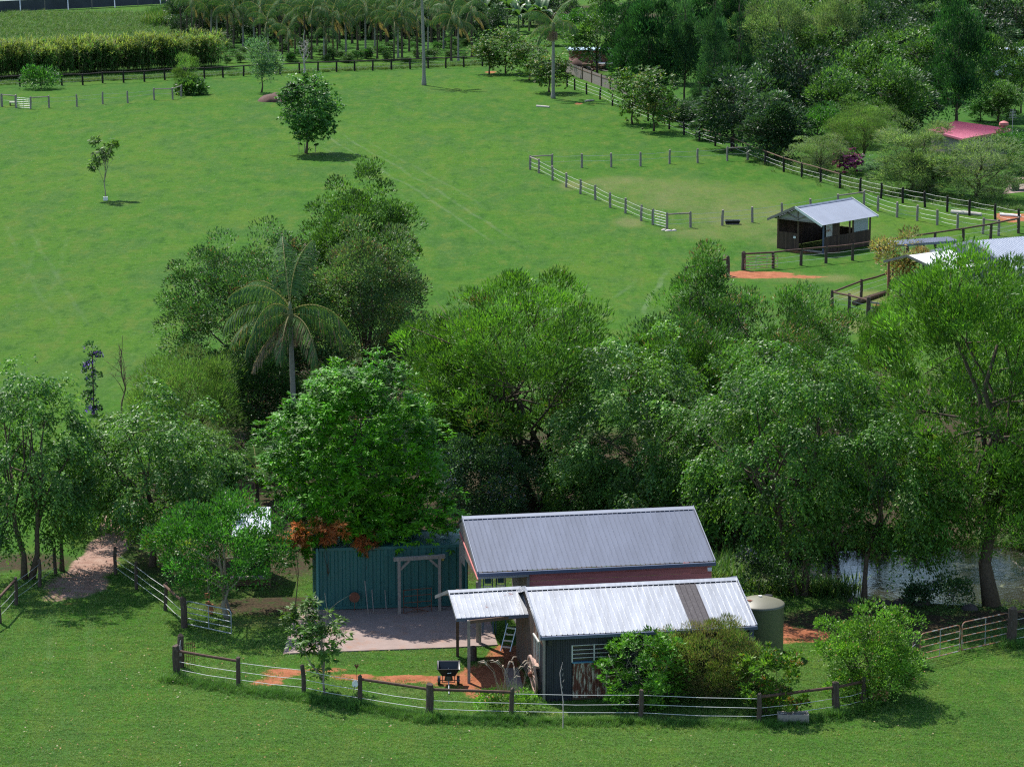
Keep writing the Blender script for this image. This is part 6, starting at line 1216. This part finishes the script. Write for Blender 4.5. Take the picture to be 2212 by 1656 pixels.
# blue machine frames under the grey roof
for i, (x, lb) in enumerate(((1075, 'dark blue steel frame with a pale crossbar under the grey roof, by the shrub'), (1101, 'dark blue steel frame with a pale crossbar under the grey roof, by the red wall'))):
    g = Vector((RS(.62 + .5 * i, 1.4).x, RS(.62 + .5 * i, 1.4).y, 0)); t = thing('steel_frame', lb, 'frame', g)
    for s_ in (-1, 1): MB().beam(g + Vector((s_ * .20, 0, 0)), g + Vector((s_ * .16, 0, 2.5)), .05, .05).part('upright', BLUEM, t)
    MB().beam(g + Vector((-.2, 0, 2.48)), g + Vector((.2, 0, 2.48)), .05, .05).part('top_bar', BLUEM, t); MB().beam(g + Vector((-.17, -.03, 1.95)), g + Vector((.17, -.03, 1.95)), .04, .05).part('crossbar', PAINTW, t); MB().box(g + Vector((0, .03, 2.2)), (.24, .04, .3)).part('panel', BLUEM, t)
# paving strip along the shed side
slab_poly('paving_strip', [FS(-1.15, .9), FS(-.55, .9), FS(-.2, 4.2), FS(-.75, 4.2)], .03, CONC)
# two-cell concrete block
g = P(1714, 1563); t = thing('concrete_trough', 'two-cell grey concrete block trough in the long grass', 'trough', g); mb = MB()
for x0, x1, y0, y1 in ((-.54, .54, 0, .06), (-.54, .54, .40, .46), (-.54, -.48, .06, .40), (.48, .54, .06, .40), (-.03, .03, .06, .40)): mb.box(g + Vector(((x0 + x1) / 2, (y0 + y1) / 2, .16)), (x1 - x0, y1 - y0, .34))
mb.part('block', BLOCK, t); MB().box(g + Vector((0, .23, .08)), (.94, .33, .12)).part('soil_fill', MULCH, t)
# tape reel and metal flower on the fence post
g = P(778, 1523); t = thing('tape_reel', 'white fence tape reel hung on the post below the metal flower', 'reel', g + Vector((-.17, -.05, .78))); c_ = g + Vector((-.17, -.05, .82))
for y in (-.06, .06): MB().tube([c_ + Vector((0, y - .006, 0)), c_ + Vector((0, y + .006, 0))], .11, 16).part('flange', PAINTW, t)
MB().tube([c_ + Vector((0, -.05, 0)), c_ + Vector((0, .05, 0))], .07, 12).part('drum', WHEELW, t); MB().tube([c_ + Vector((0, -.07, -.05)), c_ + Vector((-.1, -.08, -.45))], .01, 5).part('handle', BLACKP, t)
t = thing('metal_flower', 'rusty metal flower on a rod behind the fence post', 'ornament', g + Vector((-.12, .15, 0))); MB().tube([g + Vector((-.12, .15, 0)), g + Vector((-.12, .15, 1.35))], .008, 5).part('rod', RUST, t)
for i in range(6): a_ = i * 1.047; MB().beam(g + Vector((-.12, .15, 1.33)), g + Vector((-.12 + .09 * math.cos(a_), .15 + .09 * math.sin(a_), 1.46)), .05, .008).part('petal', RUST, t)
# brick stack on a post
g = P(452, 1324); t = thing('brick_post', 'thin timber post with orange bricks strapped round it beside the spreading tree', 'post', g); MB().tube([g + Z(-.1), g + Z(2.4)], .045, 7).part('pole', WOODGR, t)
for k, (x, y, z) in enumerate([(.05, -.08, .05), (.08, -.08, .15), (.06, -.08, .25), (.0, -.1, .36), (.08, -.1, .36), (-.03, -.1, .47), (-.05, -.09, .7), (-.05, -.09, .8)]): MB().box(g + Vector((x, y, z)), (.2, .1, .09), rnd.uniform(-.3, .3)).part('brick', BRICKR, t)
a, b = P(486, 1322), None; t = thing('leaning_board', 'grey board propped against the forked tree trunk', 'board', a + Vector((.15, .3, 0))); MB().beam(a + Vector((.15, .3, .0)), a + Vector((-.35, .6, 1.5)), .14, .03).part('board', WOODGR, t)
# stakes and guard of the field trees
for (x, y), lb in zip(((646, 328.5), (658, 331), (681.5, 329)), ('thin stake nearest the open side of the lone round tree'.replace('nearest', 'on'), 'thin stake touching the stem of the lone round tree', 'thin stake standing in the shade of the lone round tree')): g = P(x, y); t = thing('tree_stake', lb, 'stake', g); MB().tube([g + Z(-.1), g + Z(.85)], .03, 5).part('stake', WOODGR, t)
g = P(228, 433); t = thing('tree_guard', 'white square collar round the stem of the field sapling', 'guard', g)
for x, y, w_, d_ in ((-.15, 0, .03, .33), (.15, 0, .03, .33), (0, -.15, .27, .03), (0, .15, .27, .03)): MB().box(g + Vector((x, y, .14)), (w_, d_, .28)).part('panel', PAINTW, t)
# mulch heap
g = P(597, 218); t = thing('mulch_heap', 'heap of reddish-brown mulch beside the silvery tree', 'heap', g); lump('mound', MULCH, t, g + Vector((-.25, .3, -.15)), (1.45, 2.4, .95), 3, 26); lump('mound', MULCH, t, g + Vector((.95, -.6, -.15)), (1.0, 1.6, .7), 4, 22)
# trough, stones, logs
g = P(1582, 484); t = thing('feed_trough', 'long low black feed trough in the dry paddock', 'trough', g); mb = MB(); vs = []
for z, x, y in ((0, .5, .16), (.3, .58, .28), (.3, .52, .22), (.06, .45, .12)): vs += [g + Vector((-x, -y, z)), g + Vector((x, -y, z)), g + Vector((x, y, z)), g + Vector((-x, y, z))]
mb.add(vs, [(3, 2, 1, 0)] + [(4 * k + i, 4 * k + (i + 1) % 4, 4 * k + 4 + (i + 1) % 4, 4 * k + 4 + i) for k in range(3) for i in range(4)] + [(12, 13, 14, 15)]); mb.part('tub', BLACKP, t); MB().beam(g + Vector((-.55, -.2, .02)), g + Vector((.55, -.2, .02)), .06, .05).part('skid', WOODGR, t)
for i, (x, y, r) in enumerate([(1434, 497.5, .22), (1445, 499, .26), (1456, 498.5, .2)]): g = P(x, y); t = thing('white_stone', 'flat white stone lying at the paddock gate post', 'stone', g, 'white stones at the paddock gate'); lump('stone', STONE, t, g, (r, r * .8, .12), i)
def log(name, lb, p, q, r, m, cat='log'):
    a, b = P(*p), P(*q); t = thing(name, lb, cat, a); MB().tube([a + Z(r * .8), a.lerp(b, .5) + Z(r * .85), b + Z(r * .75)], [r, r * .95, r * .8], 9).part('log', m, t)
log('fallen_frond', 'pale fallen palm frond stalk on the grass near the palm foot', (1159, 231), (1187, 233), .11, STONE, 'frond'); log('fallen_frond', 'pale fallen frond stalk lying in the palm shade', (1264, 220), (1282, 218.5), .10, STONE, 'frond'); log('pale_log', 'long pale log lying behind the wire fence', (2055, 461), (2120, 466.5), .16, STONE); log('rail_log', 'dark log lying inside the corner pen', (1845, 659), (1918, 634), .17, TIMBER); log('timber_beam', 'white board lying on the red soil beyond the wire fence', (2160, 466), (2205, 469), .12, PAINTW, 'board')
g = P(1243, 158); t = thing('log_heap', 'heap of dark logs and brushwood in front of the brick outbuilding', 'heap', g); rn_ = random.Random(2)
for k in range(16): c_ = g + Vector((rn_.uniform(-.8, 3.0), rn_.uniform(0, 2.5), rn_.uniform(.1, 1.3 - .03 * k))); d_ = Vector((rn_.uniform(-1, 1), rn_.uniform(-.5, .5), rn_.uniform(-.15, .25))).normalized() * rn_.uniform(.7, 1.3); MB().tube([c_ - d_, c_ + d_], rn_.uniform(.07, .17), 7).part('log', TIMBER if k % 3 else WOODGR, t)
lump('brush', MULCH, t, g + Vector((-.2, 1.2, -.1)), (1.3, 1.3, 1.7), 9, 18)
# flat trailer at the end of the shrubbery
g = P(2185, 412); t = thing('farm_trailer', 'rusty brown farm trailer at the end of the grey shrubs', 'trailer', g); MB().box(g + Vector((1.0, .6, .62)), (2.6, 1.4, .1)).part('deck', TIMBER, t); MB().box(g + Vector((1.0, -.1, .8)), (2.6, .05, .28)).part('side_board', RUST, t); MB().box(g + Vector((1.9, .5, 1.0)), (.5, .5, .6)).part('engine', RUST, t)
for x in (.3, 1.7): MB().tube([g + Vector((x, -.22, .32)), g + Vector((x, -.05, .32))], .32, 14).part('wheel', BLACKP, t)
MB().beam(g + Vector((-.3, .6, .55)), g + Vector((-1.3, .6, .4)), .08, .08).part('drawbar', RUST, t)
slab_poly('driveway', [P(2165, 420), P(2300, 405), P(2300, 375), P(2190, 385)], .02, CONC)
bb = thing('pale_building', 'pale low building with a bright blue roof panel far behind the trees', 'building', P(2185, 165)); e = P(2185, 165)
MB().box(e + Vector((1.5, 3, 1.4)), (8, 4, 2.8)).part('wall', PAINTW, bb); MB().box(e + Vector((1.5, 3, 2.9)), (8.6, 4.6, .15)).part('roof', WHITEROOF, bb); MB().quad(e + Vector((-.8, 1.0, 2.3)), e + Vector((1.2, 1.0, 2.3)), e + Vector((1.2, 2.0, 3.05)), e + Vector((-.8, 2.0, 3.05))).part('awning', BLUEP, bb)
g = P(25, 230); t = thing('wooden_crate', 'small wooden crate behind the top rail by the wire gate', 'crate', g + Vector((0, .8, 0))); MB().box(g + Vector((0, .8, .35)), (.7, .5, .06)).part('top', STONE, t)
for s_ in (-1, 1): MB().box(g + Vector((s_ * .28, .8, .16)), (.06, .45, .32)).part('side', TIMBER, t)
# rocks along the pond edge
for i, (x, y, r) in enumerate([(1842, 1300, .22), (1898, 1306, .3), (1915, 1304, .22), (1942, 1303, .26), (1962, 1301, .3), (1985, 1306, .2), (2000, 1304, .24), (2095, 1316, .3)]): g = P(x, y); t = thing('pond_rock', 'dark rounded rock on the shaded bank of the pond', 'rock', g, 'rocks along the pond bank'); lump('rock', DKROCK, t, g, (r, r * .8, r * .8), 40 + i)
for i, (b_, tp, xr) in enumerate([((1990, 1308), 1275, (1962, 2028)), ((2058, 1306), 1250, (2022, 2102)), ((1640, 1290), 1190, (1590, 1690))]): tree('bank_bush', ['low ferny bush at the near bank of the pond', 'dark twiggy bush standing in front of the pond beside the thick trunk', 'dark shaded bush between the tank and the forked trunk'][i], 'bush', b_, tp, xr, b_[1] - 2, 'purpleshrub', 301 + i, r0=.02, nl=9, amount=.7)
# withered orange leaves hanging by the container corner
SPC['withered'] = dict(SPC['mango'], L=.20, W=.05, k=24, per=8, cr=.16, od=1.6, el=-.6, mat=LEAF_SOFT, pal=[(G_(.36, .085, .030), 5), (G_(.42, .14, .05), 2), (G_(.20, .07, .035), 2)])
for i, (xr, tp, bt) in enumerate([((612, 668), 1138, 1188), ((668, 748), 1128, 1172), ((770, 808), 1160, 1192)]): tree('withered_bough', ['broken bough with withered bright orange leaves at the container corner', 'thin bough of faded orange and pink withered leaves in the mango edge', 'small tuft of orange withered leaves over the container top'][i], 'bough', ((xr[0] + xr[1]) / 2, 1322 - i * 3), tp, xr, bt, 'withered', 311 + i, r0=.025, nl=6, nlimb=5, depth=.6)
# flower bed with fountain grass
g = P(1108, 1512); t = thing('fountain_grass', 'clump of fountain grass with arching pale seed heads by the carport', 'grass clump', g); B, A, S, Ls, Ws, C = [], [], [], [], [], []; rgn = np.random.default_rng(9)
for i in range(420): blade_strip(B, A, S, Ls, Ws, C, (rgn.normal(0, .3), rgn.normal(.1, .3), 0), rgn.random() * 6.28, rgn.uniform(.7, 1.4), rgn.uniform(.3, .75), .018, np.array([.07, .125, .035]) * rgn.uniform(.7, 1.4), .4, 3)
link('leaves', leafmesh('leaves', *map(np.array, (B, A, S, Ls, Ws, C)), LEAF_SOFT), t)
SEED = mat('pale_seed_head', (.46, .36, .27), .9, var=.2)
for i in range(17):
    az = rgn.uniform(0, 6.28); dx = Vector((math.cos(az), math.sin(az) * .7, 0)); l_ = rgn.uniform(.85, 1.35); p0 = Vector((rgn.normal(-.05, .25), rgn.normal(.25, .25), .1)); p1 = p0 + dx * .22 * l_ + Z(.75 * l_); p2 = p0 + dx * .48 * l_ + Z(1.0 * l_); p3 = p0 + dx * .66 * l_ + Z(.98 * l_)
    mb = MB(); mb.tube([p0, p1, p2], .006, 3); mb.tube([p1.lerp(p2, .7), p2, p3], [.018, .026, .008], 5); link('seed_head', mb.mesh('seed_head', SEED), t)
tree('flower_clump', 'low flower clump with coral blooms behind the tape fence', 'flowers', (1105, 1540), 1495, (1038, 1178), 1540, 'abelia', 321, r0=.012, nl=10, nlimb=4, amount=.55, depth=.5)
for i, (x, y, r) in enumerate([(1063, 1500, .2), (1047, 1506, .15), (1120, 1500, .22), (1087, 1508, .16)]): g = P(x, y); t = thing('bed_rock', 'pinkish rock edging the flower bed', 'rock', g, 'rocks edging the flower bed'); lump('rock', mat('pink_rock', (.36, .23, .18), .95, var=.25, scale=7) if i == 0 else bpy.data.materials['pink_rock'], t, g, (r, r * .8, r * .7), 60 + i)
g = P(1216, 1572); t = thing('bare_vine', 'thin leafless vine on a stake before the rusty panel', 'vine', g); mb = MB(); mb.tube([g + Z(-.05), g + Vector((.01, .2, .9)), g + Vector((-.06, .4, 1.4)), g + Vector((-.1, .6, 1.8)), g + Vector((0, .8, 2.15))], [.02, .018, .014, .012, .006], 5); rn_ = random.Random(6)
for k in range(9): z = .3 + k * .2; p = g + Vector((0, .1 + .3 * z, z)); mb.tube([p, p + Vector((rn_.uniform(-.12, .12), 0, rn_.uniform(.05, .16)))], [.01, .004], 4)
mb.part('stem', DEADW, t)
# fallen leaves on the lawn
rgn = np.random.default_rng(14); n = 420; pos = []
while len(pos) < n:
    x, y = (rgn.normal(-11, 5), rgn.uniform(92, 108)) if len(pos) % 3 else (rgn.uniform(-17, 17), rgn.uniform(92, 103))
    if not inpad(x, y) and abs(x) < y * .18 and not (0 < x < 10 and y > 99): pos.append((x, y, .07 + rgn.random() * .03))
base = np.array(pos); az = rgn.random(n) * 6.28; axis = nrm(np.stack([np.cos(az), np.sin(az), rgn.normal(0, .25, n)], 1)); side = nrm(np.cross(axis, nrm(np.array([0, 0, 1.]) + rgn.normal(0, .3, (n, 3)))))
fc = np.array([(.45, .36, .20), (.50, .42, .30), (.42, .24, .10), (.32, .17, .09)])[rgn.integers(0, 4, n)]
tag(link('fallen_leaves', leafmesh('fallen_leaves', base, axis, side, rgn.uniform(.05, .12, n), rgn.uniform(.03, .07, n), fc, LEAF_SOFT)), 'scattered pale fallen leaves on the lawn', 'leaves', kind='stuff')
